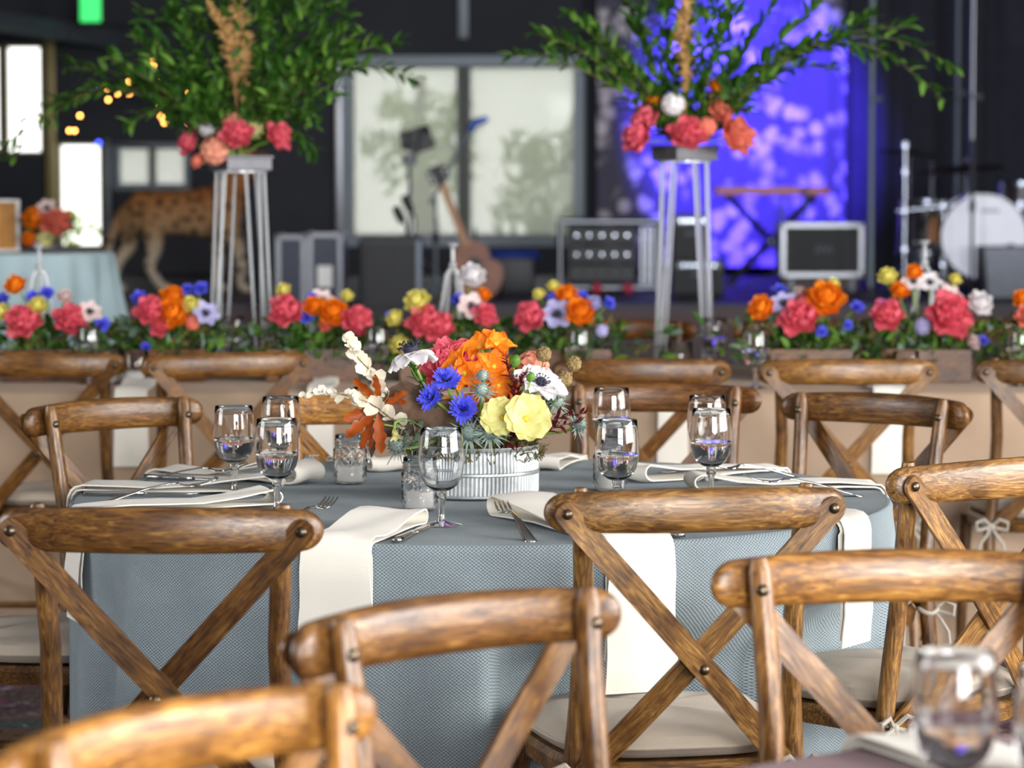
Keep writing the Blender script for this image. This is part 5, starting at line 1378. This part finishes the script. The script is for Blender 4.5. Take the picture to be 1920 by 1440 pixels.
# amps
def amp(px0, py0, px1, d, dep, label, head=True, py1=None):
    py1 = py1 or zst(d); c, s = wbox(px0, py0, px1, py1, d, dep); t = thing('guitar_amplifier', label, 'amplifier', (c.x, c.y, c.z - s.z / 2))
    m = MB(); m.box((0, 0, s.z / 2), s, bev=.012); m.build('cabinet', M['black'], t, smooth=False)
    m = MB(); m.box((0, -s.y / 2 - .004, s.z * .4), (s.x * .88, .016, s.z * .68)); m.build('grille', M['grille'], t, smooth=False)
    m = MB(); m.box((0, -s.y / 2 - .006, s.z * .86), (s.x * .84, .018, s.z * .15)); m.build('control_panel', M['frame_grey'], t, smooth=False)
    for k in range(6):
        m = MB(); m.lathe([(.001, 0), (.011, 0), (.009, .014), (.001, .014)], 10, Matrix.Translation((-s.x * .3 + k * s.x * .12, -s.y / 2 - .015, s.z * .86)) @ Matrix.Rotation(math.pi / 2, 4, 'X')); m.build('knob', M['chrome'], t)
    m = MB()
    for k in range(5): m.box((-.04 + k * .02, -s.y / 2 - .014, s.z * .58), (.008, .004, .022 + .006 * (k % 2)), Matrix.Translation((0, 0, 0)))
    m.build('badge', M['wgrille'], t, smooth=False); return t
amp(1262, 488, 1358, 19.4, .3, 'grey faced guitar cabinet behind the right acrylic stand', py1=zst(19.4))
amp(1262, 402, 1334, 19.45, .24, 'small black amplifier head on the grey faced cabinet', py1=487.2)
# silver rack with gear
zr = zst(20.0)
c, s = wbox(1050, 412, 1236, zr, 20.0, .5); t = thing('equipment_rack', 'silver framed equipment rack full of dark gear under the backdrop', 'rack', (c.x, c.y, SZ))
hz = c.z + s.z / 2 - SZ
for sx in (-1, 1):
    for sy in (-1, 1):
        m = MB(); m.tube([(sx * s.x / 2, sy * s.y / 2, 0), (sx * s.x / 2, sy * s.y / 2, hz)], .020, 10); m.build('upright', M['alu'], t)
for z in (.03, hz - .015):
    for sy in (-1, 1):
        m = MB(); m.tube([(-s.x / 2, sy * s.y / 2, z), (s.x / 2, sy * s.y / 2, z)], .022, 10); m.build('cross_bar', M['alu'], t)
for k in range(3):
    m = MB(); zz = .06 + k * (hz - .1) / 3; m.box((-.05, .02, zz + (hz - .1) / 6), (s.x * .68, .38, (hz - .14) / 3), bev=.006); u_ = m.build('rack_unit', M['black'], t, smooth=False)
    for j in range(5):
        m = MB(); m.lathe([(.001, 0), (.010, 0), (.009, .016), (.001, .016)], 10, Matrix.Translation((-.22 + j * .085, -.175, zz + (hz - .1) / 6)) @ Matrix.Rotation(math.pi / 2, 4, 'X')); m.build('knob', M['chrome' if k else 'wgrille'], u_)
for j in range(3):
    m = MB(); m.box((s.x * .33 + j * .035, -.18, hz * .48), (.022, .05, hz * .85), bev=.004); m.build('slat', M['alu'], t, smooth=False)
M['redknob'] = simple('red_knob', lin(210, 60, 84), .4)
for px in (1119, 1178):
    p = W(px, 536, 19.72); m = MB(); m.ball((0, 0, 0), .036, 10, 8); o = m.build('red_foam_ball', M['redknob'], None, loc=(p.x, 19.6, SZ + .12))
    tag(o, 'red foam ball %s of the silver rack' % ('at the left' if px < 1150 else 'at the right'), 'foam ball', 'red foam balls'); o.location = p
    o.location.z = SZ + .036
# combo amp in a silver case
t, s = case(1466, 418, 1618, 520, 20.2, .42, 'cased_amplifier', 'black amplifier in a silver edged flight case right of the keyboard', 'amplifier', 'black', ew=.032)
m = MB(); m.box((0, -s.y / 2 - .006, s.z * .5), (s.x * .82, .012, s.z * .78)); g_ = m.build('grille', M['grille'], t, smooth=False)
m = MB()
for k in range(3): m.tube([(-.05 + k * .04, -s.y / 2 - .014, s.z * .46), (-.035 + k * .04, -s.y / 2 - .014, s.z * .60), (-.015 + k * .04, -s.y / 2 - .014, s.z * .47)], .005, 5)
m.build('badge', M['wgrille'], t)
c2, s2 = wbox(1470, 520.5, 1612, zst(20.2), 20.2, .40); tt = thing('low_crate', 'low dark crate under the silver edged amplifier case', 'crate', (c2.x, c2.y + .01, SZ))
m = MB(); m.box((0, 0, s2.z / 2), s2, bev=.008); m.build('crate_body', M['stage'], tt, smooth=False)
for sx in (-1, 1):
    m = MB(); m.box((sx * s2.x * .4, -s2.y / 2 - .006, s2.z / 2), (.03, .012, s2.z * .98)); m.build('batten', M['frame_grey'], tt, smooth=False)
# keyboard on its x stand
kd = 21.0; c, s = wbox(1342, 350, 1556, 366, kd, .3); t = thing('stage_keyboard', 'red stage keyboard before the blue backdrop', 'keyboard', c)
M['kred'] = simple('red_lacquer', lin(170, 10, 24), .35); M['ivory'] = simple('ivory_keys', lin(225, 222, 215), .35)
m = MB(); m.box((0, 0, 0), s, bev=.008); m.build('keyboard_body', M['kred'], t, smooth=False)
for k in range(28):
    m = MB(); m.box((-s.x * .46 + (k + .5) * s.x * .92 / 28, -.07, s.z / 2 - .004), (s.x * .92 / 28 - .003, .13, .012)); m.build('key', M['ivory'], t, smooth=False)
t = thing('keyboard_stand', 'black crossed stand carrying the red keyboard', 'stand', (c.x, c.y, SZ)); top = c.z - s.z / 2 - SZ
for sy in (-.1, .1):
    for sx in (-1, 1):
        m = MB(); m.tube([(sx * .30, sy, .012), (-sx * .30, sy, top - .012)], .018, 8); m.build('leg', M['black'], t)
for x, z in ((-.30, .012), (.30, .012), (-.30, top - .012), (.30, top - .012)):
    m = MB(); m.tube([(x, -.18, z), (x, .18, z)], .012, 8); m.build('foot_bar', M['black'], t)
m = MB(); m.tube([(0, -.13, top / 2), (0, .13, top / 2)], .02, 10); m.build('pivot', M['chrome'], t)
# stands on stage
def mic_stand(px, py_top, d, label, boom=None, tip='mic', col='black'):
    x = W(px, 0, d).x; zt = W(px, py_top, d).z - SZ; t = thing('microphone_stand', label, 'stand', (x, d, SZ), group='stands on the stage')
    m = MB(); m.tube([(0, 0, .05), (0, 0, zt)], .011, 8); m.build('upright_tube', M[col], t)
    for k in range(3):
        a = k * 2.094 + .4; m = MB(); m.tube([(0, 0, .12), (math.cos(a) * .28, math.sin(a) * .28, .008)], .008, 6); m.build('leg', M[col], t)
    m = MB(); m.tube([(0, 0, zt * .55), (0, 0, zt * .55 + .07)], .02, 8); m.build('clutch', M['black'], t)
    if boom:
        p0 = W(boom[0], boom[1], d) - Vector((x, d, SZ)); p1 = W(boom[2], boom[3], d) - Vector((x, d, SZ)); m = MB(); m.tube([p0, p1], .011, 8); m.build('boom_arm', M[col], t)
        m = MB(); m.tube([p1, p1 + (p1 - p0).normalized() * .05 + Vector((.01, 0, .01)), p1 + (p1 - p0).normalized() * .1 + Vector((.07, 0, -.01))], [.028, .03, .022], 10); m.build('microphone', M['mic'], t)
    return t
M['mic'] = simple('blue_grey_mic_metal', lin(62, 88, 160), .3, .6)
mic_stand(816, 372, 18.9, 'boom microphone stand leaning towards the window post', (806, 384, 880, 246), col='frame_grey')
mic_stand(1468, 372, 20.85, 'grey stand below the keyboard, left', col='frame_grey'); mic_stand(1514, 352, 20.85, 'grey stand below the keyboard, right', col='frame_grey')
mic_stand(1827, 262, 18.75, 'thin dark stand crossing the white drum head', col='grille')
# black stage lamp on a stand
lp = W(768, 292, 19.4); t = thing('stage_lamp', 'black stage lamp with barn doors on a pale stand before the window', 'lamp', (lp.x, 19.4, SZ)); zt = lp.z - SZ
m = MB(); m.tube([(0, 0, .1), (0, 0, zt)], .012, 8); m.build('upright_tube', M['alu'], t)
for k in range(3):
    a = k * 2.094; m = MB(); m.tube([(0, 0, .3), (math.cos(a) * .35, math.sin(a) * .35, .008)], .01, 6); m.build('leg', M['alu'], t)
m = MB(); m.lathe([(.001, 0), (.04, 0), (.045, .03), (.035, .07), (.001, .07)], 12, Matrix.Translation((0, 0, zt - .06))); m.build('yoke', M['wgrille'], t)
m = MB(); m.lathe([(.001, -.06), (.06, -.06), (.075, 0), (.075, .11), (.06, .115), (.001, .09)], 16, Matrix.Translation((.03, 0, zt + .10)) @ Matrix.Rotation(R(75), 4, 'Y')); m.build('lamp_head', M['black'], t)
for pts in ([(-.065, .15), (-.02, .17), (.0, .06), (-.05, .03)], [(.0, .16), (.06, .18), (.08, .10), (.02, .06)], [(.06, .17), (.17, .10), (.165, .05), (.06, .02)], [(-.05, .05), (.05, .0), (.08, .03), (.0, .10)]):
    m = MB(); m.prism([(x, zt + z) for x, z in pts], -.085, -.07); m.build('barn_door', M['black'], t, smooth=False)
# guitar leaning on its stand
gb = W(893, 505, 18.7); t = thing('guitar', 'brown guitar leaning beside the boom microphone stand', 'guitar', gb); t.rotation_euler = (R(-8), R(-22), 0)
M['gwood'] = simple('sunburst_guitar_body', lin(150, 92, 62), .3, 0, .35, 6, coat=.4); M['gneck'] = simple('maple_neck', lin(170, 120, 76), .4)
out = []
for k in range(40):
    a = 2 * math.pi * k / 40; r_ = 1 - .22 * math.exp(-((math.sin(a) - .12) ** 2) / .05) * abs(math.cos(a)); sz = .19 if math.sin(a) > 0 else .20
    wd = .135 if math.sin(a) > 0 else .165
    out.append((math.cos(a) * wd * r_, math.sin(a) * sz))
m = MB(); m.prism(out, -.03, .03); m.build('guitar_body', M['gwood'], t, angle=30)
m = MB(); m.lathe([(.001, 0), (.045, 0), (.045, .003), (.001, .003)], 20, Matrix.Translation((0, -.031, .03)) @ Matrix.Rotation(math.pi / 2, 4, 'X')); m.build('sound_hole', M['black'], t)
m = MB(); m.box((0, -.036, .36), (.046, .022, .42)); m.build('neck', M['gneck'], t, smooth=False)
hs = MB(); hs.prism([(-.03, .57), (.03, .57), (.042, .70), (-.042, .70)], -.045, -.028); hs = hs.build('headstock', M['black'], t, smooth=False)
for sx in (-1, 1):
    for k in range(3):
        m = MB(); m.ball((sx * .055, -.036, .60 + k * .035), .014, 8, 6); m.build('tuning_peg', M['chrome'], hs)
m = MB(); m.box((0, -.036, -.08), (.09, .014, .025)); m.build('bridge', M['black'], t, smooth=False)
t = thing('guitar_stand', 'low black stand holding the brown guitar', 'stand', (gb.x + .02, 18.74, SZ), group='stands on the stage')
m = MB(); m.tube([(0, .12, 0), (0, .03, .2), (-.03, .06, .45)], .01, 6); m.build('spine', M['black'], t)
for sx in (-1, 1):
    m = MB(); m.tube([(0, .05, .14), (sx * .14, -.02, .1), (sx * .14, -.1, .012)], .009, 6); m.build('leg', M['black'], t)
# dark case with a blue top, and small upright bottles/mics on the speaker
c, s = wbox(905, 470, 1012, zst(19.6), 19.6, .4); t = thing('drum_bag', 'dark case with a blue cover beside the guitar', 'bag', (c.x, c.y, SZ)); hh = s.z
m = MB(); m.box((0, 0, hh * .42), (s.x * .8, s.y, hh * .84), bev=.03); m.build('bag_body', M['black'], t)
M['bluecov'] = simple('blue_cover', lin(34, 60, 140), .5); m = MB(); m.lathe([(.001, hh * .80), (s.x * .5, hh * .80), (s.x * .52, hh * .9), (s.x * .42, hh * 1.0), (.001, hh * 1.03)], 24, Matrix.Diagonal((1, .8, 1, 1))); m.build('bag_cover', M['bluecov'], t)
for (px, py0, h0, lab) in ((762, 408, .13, 'small black clip on lamp at the left on the loudspeaker'), (778, 380, .22, 'tilted black clip on lamp on the loudspeaker')):
    p = W(px, 447, 17.0); t = thing('clip_lamp', lab, 'lamp', (p.x, 17.0, p.z), group='clip on lamps on the loudspeaker')
    m = MB(); m.tube([(0, 0, 0), (0, 0, h0 * .5), (-.02, -.02, h0 * .75)], .008, 6); m.build('gooseneck', M['black'], t)
    m = MB(); m.lathe([(.001, 0), (.022, 0), (.028, .06), (.02, .1), (.001, .1)], 12, Matrix.Translation((-.02, -.02, h0 * .7)) @ Matrix.Rotation(R(-25), 4, 'Y')); m.build('lamp_head', M['black'], t)
    m = MB(); m.box((0, 0, .012), (.05, .06, .024), bev=.004); m.build('clip', M['black'], t, smooth=False)
# ---- drum kit
dd = 19.2; sc = FPX / dd; ctr = W(1846, 444, dd); r0 = 80 / sc
M['dhead'] = simple('white_drum_head', lin(232, 232, 240), .45, 0, .02, 3); M['shell'] = simple('dark_drum_shell', lin(42, 34, 36), .25, 0, .2, 8, coat=.5); M['amber'] = simple('amber_drum_lacquer', lin(150, 104, 70), .25, 0, .15, 8, coat=.5)
def drum(name, label, c, r, depth, axis, shell, port=False, lugs=8):
    t = thing(name, label, 'drum', c, (R(90), 0, 0) if axis == 'y' else (R(-6), R(4), 0), 'drum kit'); n = 44
    m = MB(); m.lathe([(r * .96, -depth / 2), (r * .97, -depth / 2), (r * .97, depth / 2), (r * .96, depth / 2)], n); m.build('shell', M[shell], t)
    for s_, nm in ((1, 'front_head'), (-1, 'rear_head')):
        m = MB()
        if port and s_ == 1:
            # head with a round port hole low at the right
            hx, hy, hr = r * .62, -r * .33, r * .16; vs = []; K = 48
            for ring_ in range(5):
                f = ring_ / 4
                for k in range(K):
                    a = 2 * math.pi * k / K; inner = Vector((hx + hr * math.cos(a), hy + hr * math.sin(a))); outer = Vector((r * .97 * math.cos(a), r * .97 * math.sin(a))); v_ = inner.lerp(outer, f); vs.append((v_.x, v_.y, depth / 2))
            m.add(vs, [(i * K + k, i * K + (k + 1) % K, (i + 1) * K + (k + 1) % K, (i + 1) * K + k) for i in range(4) for k in range(K)]); m.build(nm, M['dhead'], t)
            m = MB(); m.lathe([(hr * .96, depth / 2 - .03), (hr * 1.06, depth / 2 + .004), (hr * .96, depth / 2 + .004), (hr * .9, depth / 2 - .03)], 24, Matrix.Translation((hx, hy, 0))); m.build('port_ring', M['black'], t)
        else:
            m.lathe([(.001, s_ * depth / 2), (r * .97, s_ * depth / 2)], n); m.build(nm, M['dhead'] if s_ == 1 else M['shell'], t)
        m = MB(); z0 = s_ * depth / 2; m.lathe([(r * .965, z0 - .012), (r, z0 - .012), (r, z0 + .012), (r * .965, z0 + .012), (r * .965, z0 - .012)], n); m.build('hoop', M['chrome'] if not port else M['dhead'], t)
    for k in range(lugs):
        a = 2 * math.pi * (k + .5) / lugs; m = MB(); m.tube([(math.cos(a) * r * 1.0, math.sin(a) * r * 1.0, -depth * .45), (math.cos(a) * r * 1.0, math.sin(a) * r * 1.0, depth * .45)], .007, 6); m.ball((math.cos(a) * r, math.sin(a) * r, depth * .3), .016, 8, 6); m.build('lug', M['chrome'], t)
    return t
bd = drum('bass_drum', 'white headed bass drum with a dark port hole', (ctr.x, dd + .2, ctr.z), r0, .38, 'y', 'shell', True)
m = MB()
for k in range(5): m.box((-.012 + k * .024, .60 * r0 + .005 * (k % 2), .192), (.014, .026, .002))
m.build('head_lettering', M['wgrille'], bd, smooth=False)
for sx in (-1, 1):
    m = MB(); m.tube([(sx * r0 * .8, -r0 * .55, .1), (sx * r0 * .98, -(ctr.z - SZ) + .005, .16)], .01, 6); m.build('spur', M['chrome'], bd)
p = W(1742, 420, 19.7); drum('floor_tom', 'dark floor tom left of the bass drum', (p.x, 19.8, SZ + .42), .19, .34, 'z', 'shell')
p = W(1762, 405, 19.5); drum('rack_tom', 'amber rack tom above the left of the bass drum', (p.x + .03, 19.5, p.z - .10), .13, .2, 'z', 'amber')
p = W(1905, 362, 19.5); drum('snare_drum', 'dark snare drum above the bass drum at the right edge', (p.x + .05, 19.55, p.z - .02), .15, .13, 'z', 'shell')
def cymbal(px, py, d, r, label, tilt=(0, 0)):
    p = W(px, py, d); t = thing('cymbal_stand', label, 'cymbal', (p.x, d, SZ), group='cymbals of the drum kit'); h_ = p.z - SZ
    m = MB(); m.tube([(0, 0, .05), (0, 0, h_)], .011, 8); m.build('upright_tube', M['chrome'], t)
    for k in range(3):
        a = k * 2.094 + 1; m = MB(); m.tube([(0, 0, .22), (math.cos(a) * .22, math.sin(a) * .22, .006)], .009, 6); m.build('leg', M['chrome'], t)
    for z in (.35, .6): 
        m = MB(); m.ball((.02, -.012, h_ * z), .024, 8, 6); m.build('wing_nut', M['chrome'], t)
    m = MB(); m.lathe([(.006, .018), (.03, .014), (.045, .002), (r * .6, -.006), (r, -.016), (r, -.018), (.045, -.001), (.006, .014)], 36, Matrix.Translation((0, 0, h_)) @ Euler((R(tilt[0]), R(tilt[1]), 0)).to_matrix().to_4x4()); m.build('cymbal', M['cym'], t)
    m = MB(); m.tube([(0, 0, h_), (0, 0, h_ + .05)], .008, 8); m.ball((0, 0, h_ + .05), .014, 8, 6); m.build('felt_and_nut', M['chrome'], t)
M['cym'] = simple('dark_bronze_cymbal', lin(60, 46, 52), .35, .8, .15, 10)
cymbal(1706, 284, 19.9, .22, 'dark cymbal farthest left over the drum kit', (4, 5)); cymbal(1748, 322, 19.6, .15, 'low hi hat cymbal left of the bass drum', (0, 0)); cymbal(1812, 312, 19.9, .26, 'large dark cymbal above the bass drum', (6, -4)); cymbal(1712, 392, 19.4, .10, 'small splash cymbal low at the left of the kit', (0, 8))
# drum throne hardware: chrome rack tubes that catch the light
t = thing('drum_rack', 'chrome tube rack with clamps at the left of the drum kit', 'drum rack', (W(1700, 0, 19.3).x, 19.3, SZ))
for dx, h0 in ((0, 1.0), (.25, .62)):
    m = MB(); m.tube([(dx, 0, 0), (dx, 0, h0)], .013, 10); m.build('rack_tube', M['chrome'], t)
m = MB(); m.tube([(-.05, 0, .55), (.45, 0, .6)], .013, 10); m.build('rack_tube', M['chrome'], t)
for (x, z) in ((0, .55), (.25, .58), (.42, .6), (0, .8), (0, .97), (.25, .4), (.25, .2), (0, .3)):
    m = MB(); m.box((x, -.01, z), (.04, .045, .04), bev=.006); m.ball((x + .02, -.03, z), .012, 8, 6); m.build('clamp', M['chrome'], t)
# ------------------------------------------------------------------ leopard statue
def leopard_mat():
    k = N('spotted_leopard_fur'); v = k.coord('Object', (1, 1, 1)); vo = k.n('TexVoronoi'); vo.inputs['Scale'].default_value = 15; k.l(v, vo.inputs['Vector'])
    sp = k.ramp(vo.outputs['Distance'], [(.26, (1, 1, 1, 1)), (.40, (0, 0, 0, 1))])
    se = k.n('SeparateXYZ'); k.l(v, se.inputs[0]); hgt = k.ramp(se.outputs[2], [(.22, lin(186, 172, 152)), (.40, lin(150, 122, 90)), (.66, lin(138, 88, 46))])
    c = k.mixc(sp, hgt, lin(38, 26, 18)); c = k.mixc(.08, c, hgt)
    k.set(Base_Color=c, Roughness=.8, Specular_IOR_Level=.2); return k.m
M['leopard'] = leopard_mat()
LD = 20.0; base = W(335, 548, LD)
def LP(px, py, dy=0.0): p = W(px, py, LD); return (p.x - base.x, dy, p.z - SZ)
verts = []; edges = []; radii = []
def chain(pts, start=None):
    prev = start
    for (px, py, dy, rx) in pts:
        verts.append(LP(px, py, dy)); radii.append(rx); i = len(verts) - 1
        if prev is not None: edges.append((prev, i))
        prev = i
    return prev
chain([(246, 398, 0, .150)]); spine = [0]
for p_ in ((285, 394, 0, .155), (330, 398, 0, .150), (375, 396, 0, .155), (412, 388, 0, .150), (432, 362, 0, .115), (452, 325, 0, .098), (466, 298, 0, .092), (492, 300, 0, .058), (510, 306, 0, .042)):
    spine.append(chain([p_], spine[-1]))
chain([(288, 436, -.10, .085), (296, 462, -.11, .062), (283, 496, -.11, .042), (297, 525, -.11, .036), (312, 540, -.11, .036), (330, 543, -.11, .034)], 1)
chain([(238, 436, .10, .085), (240, 462, .11, .058), (218, 490, .11, .040), (212, 522, .11, .034), (218, 541, .11, .035), (236, 543, .11, .033)], 0)
chain([(436, 436, -.10, .070), (452, 470, -.10, .048), (456, 505, -.10, .040), (454, 538, -.10, .036), (474, 543, -.10, .034)], 4)
chain([(408, 440, .10, .066), (408, 475, .11, .046), (406, 508, .11, .038), (403, 538, .11, .036), (424, 543, .11, .034)], 3)
chain([(222, 412, 0, .040), (206, 450, .0, .030), (202, 490, .02, .026), (214, 516, .02, .024)], 0)
me = bpy.data.meshes.new('body'); me.from_pydata(verts, edges, [])
t = thing('leopard_statue', 'life size spotted leopard statue standing on the stage edge at the left', 'statue', (base.x, LD, SZ))
o = link('body', me, t)
sk = o.modifiers.new('skin', 'SKIN'); sk.use_smooth_shade = True
for v_, r_ in zip(me.skin_vertices[0].data, radii): v_.radius = (r_, r_)
me.skin_vertices[0].data[0].use_root = True
o.modifiers.new('smooth', 'SUBSURF').levels = 2; o.modifiers['smooth'].render_levels = 2
me.materials.append(M['leopard'])
for s_ in (-1, 1):
    m = MB(); hp = Vector(LP(462, 284, s_ * .06)); m.ball(hp, .034, 10, 8, (.6, .9, 1.1)); m.build('ear', M['leopard'], t)
    m = MB(); hp = Vector(LP(484, 290, s_ * .055)); m.ball(hp, .014, 8, 6); m.build('eye', M['dark_eye'], t)
m = MB(); m.ball(Vector(LP(517, 304, 0)), .018, 8, 6); m.build('nose', M['dark_eye'], t)
# ------------------------------------------------------------------ tall cocktail table at the left
cd_ = 12.0; cx = W(30, 0, cd_).x; cz = W(30, 472, cd_).z
t = thing('cocktail_table', 'tall cocktail table hidden under the pale blue cloth', 'table', (cx, cd_, 0))
m = MB(); m.lathe([(.001, cz - .03), (.375, cz - .03), (.375, cz - .004), (.001, cz - .004)], 40); m.build('tabletop', M['table_wood'], t)
m = MB(); m.tube([(0, 0, .02), (0, 0, cz - .03)], .04, 12); m.build('column', M['bolt'], t)
m = MB(); m.lathe([(.001, 0), (.3, 0), (.3, .012), (.05, .03), (.001, .03)], 24); m.build('foot', M['bolt'], t)
m = MB()
def cc(u, v):
    a = u * 2 * math.pi; j = int(round(v * 14)); pr = [(.004, cz), (.2, cz), (.36, cz), (.376, cz - .002), (.383, cz - .012)]
    if j < 5: r, z = pr[j]
    else:
        q_ = (j - 4) / 10; z = cz - .012 - (cz - .03) * q_; r = .383 + .07 * q_ + math.sin(a * 19) * .045 * min(1, q_ * 3) + math.sin(a * 7 + 1) * .015 * q_
    return (cx + math.cos(a) * r, cd_ + math.sin(a) * r, z)
m.grid(cc, 170, 14, closed_u=True); tag(m.build('tablecloth', M['pale_cloth']), 'pale blue pleated cloth on the tall cocktail table at the left', 'tablecloth')
pv = Vector((W(95, 0, cd_).x, cd_ - .1, cz + .001)); t = thing('small_vase', 'small grey vase of flowers on the pale blue cocktail table', 'vase', pv)
m = MB(); m.lathe([(.001, 0), (.035, 0), (.05, .03), (.045, .06), (.04, .065), (.001, .06)], 20); m.build('vase_body', M['tray'], t)
for (kind, mat, px, py, s_, lab) in (('peony', 'salmon', 104, 425, 1.3, 'salmon peony'), ('ranunculus', 'orange', 66, 415, 1.5, 'orange ranunculus at the top'), ('ranunculus', 'orange', 54, 452, 1.0, 'orange ranunculus low at the left'), ('hydrangea', 'paleyel', 84, 448, 1.0, 'greenish white hydrangea'), ('anemone', 'blush', 88, 392, .9, 'pale anemone on a tall stem'), ('ranunculus', 'lav', 74, 458, .7, 'lavender ranunculus')):
    flower(kind, mat, W(px, py, cd_ - .14), (rng.uniform(-.3, .3), -.8, .5), s_, lab + ' in the vase on the pale blue cocktail table', 'flowers on the cocktail table', stem_to=pv + Vector((0, 0, .05)))
greenery(pv + Vector((.0, 0, .09)), .16, 70, 'green leaves in the vase on the pale blue cocktail table', 99, .06)
fp = W(14, 470, cd_ - .05); t = thing('picture_frame', 'white framed amber print standing on the pale blue cocktail table', 'picture frame', (fp.x, cd_ - .05, cz + .001))
M['amberp'] = simple('amber_print', lin(176, 118, 40), .5, 0, .3, 12); M['wframe'] = simple('white_painted_frame', lin(214, 212, 208), .5)
m = MB(); m.box((0, 0, .105), (.085, .01, .19)); m.build('print', M['amberp'], t, smooth=False)
for c_, s_ in (((-.045, -.004, .105), (.014, .02, .21)), ((.045, -.004, .105), (.014, .02, .21)), ((0, -.004, .006), (.09, .02, .012)), ((0, -.004, .204), (.09, .02, .012))):
    m = MB(); m.box(c_, s_, bev=.002); m.build('frame_bar', M['wframe'], t, smooth=False)
# exit sign, fairy lights
ex = W(170, 22, 22.5); t = thing('exit_sign', 'glowing green exit sign at the upper left', 'sign', (ex.x, 22.5, ex.z))
M['exit'] = simple('lit_green_sign_face', lin(60, 220, 110), .4, 0, .05, 5, emit=1.2); M['exit_body'] = simple('sign_housing', lin(40, 60, 50), .5)
m = MB(); m.box((0, .02, .04), (.18, .05, .26), bev=.01); m.build('housing', M['exit_body'], t, smooth=False)
m = MB(); m.box((0, -.012, .04), (.155, .012, .23), bev=.004); m.build('lit_face', M['exit'], t, smooth=False)
M['bulb'] = simple('warm_fairy_bulb', lin(255, 170, 80), .4, 0, .02, 5, emit=14)
t = thing('fairy_lights', 'string of tiny warm fairy lights glowing behind the left flower tower', 'string lights', W(290, 160, 15.0))
pts_ = [(140, 245), (150, 217), (203, 168), (203, 187), (220, 175), (243, 152), (242, 175), (254, 163), (270, 146), (270, 171), (280, 156), (287, 123), (288, 113), (300, 201), (302, 219), (308, 230), (319, 222), (323, 196), (337, 219), (353, 229), (365, 194), (354, 175), (130, 245), (295, 157)]
for (px, py) in pts_:
    p = W(px, py, 15.0 + rng.uniform(-.3, .3)) - t.location; m = MB(); m.ball(p, .0085, 8, 6); m.build('bulb', M['bulb'], t)
m = MB(); m.tube([W(px, py, 15.0) - t.location for px, py in sorted(pts_)], .0018, 4); m.build('wire', M['black'], t)
for px, py in ((130, 245), (365, 194)):
    p = W(px, py, 15.0); m = MB(); m.tube([p - t.location, Vector((p.x, p.y, ZC)) - t.location], .0018, 4); m.build('hanging_wire', M['black'], t)
M['bluelamp'] = simple('blue_indicator', lin(60, 80, 255), .4, 0, .02, 5, emit=8)
for i, (px, py) in enumerate(((185, 268), (345, 271), (176, 169), (337, 173))):
    p = W(px, py, 20.5); t = thing('indicator_lamp', ['blue indicator light beside the lower bright window', 'blue indicator light left of the pink tower flowers', 'tiny blue light among the left ruscus', 'tiny blue light behind the fairy lights'][i], 'light', p, group='blue indicator lights')
    m = MB(); m.ball((0, 0, 0), .014 if i < 2 else .008, 10, 6, (1, .6, 1)); m.build('lens', M['bluelamp'], t)
    m = MB(); m.box((0, .03, 0), (.05, .04, .05), bev=.006); m.build('lamp_housing', M['black'], t, smooth=False)
    m = MB(); m.tube([(0, .04, 0), (0, YF - 20.5, 0)], .008, 6); m.build('bracket', M['black'], t)
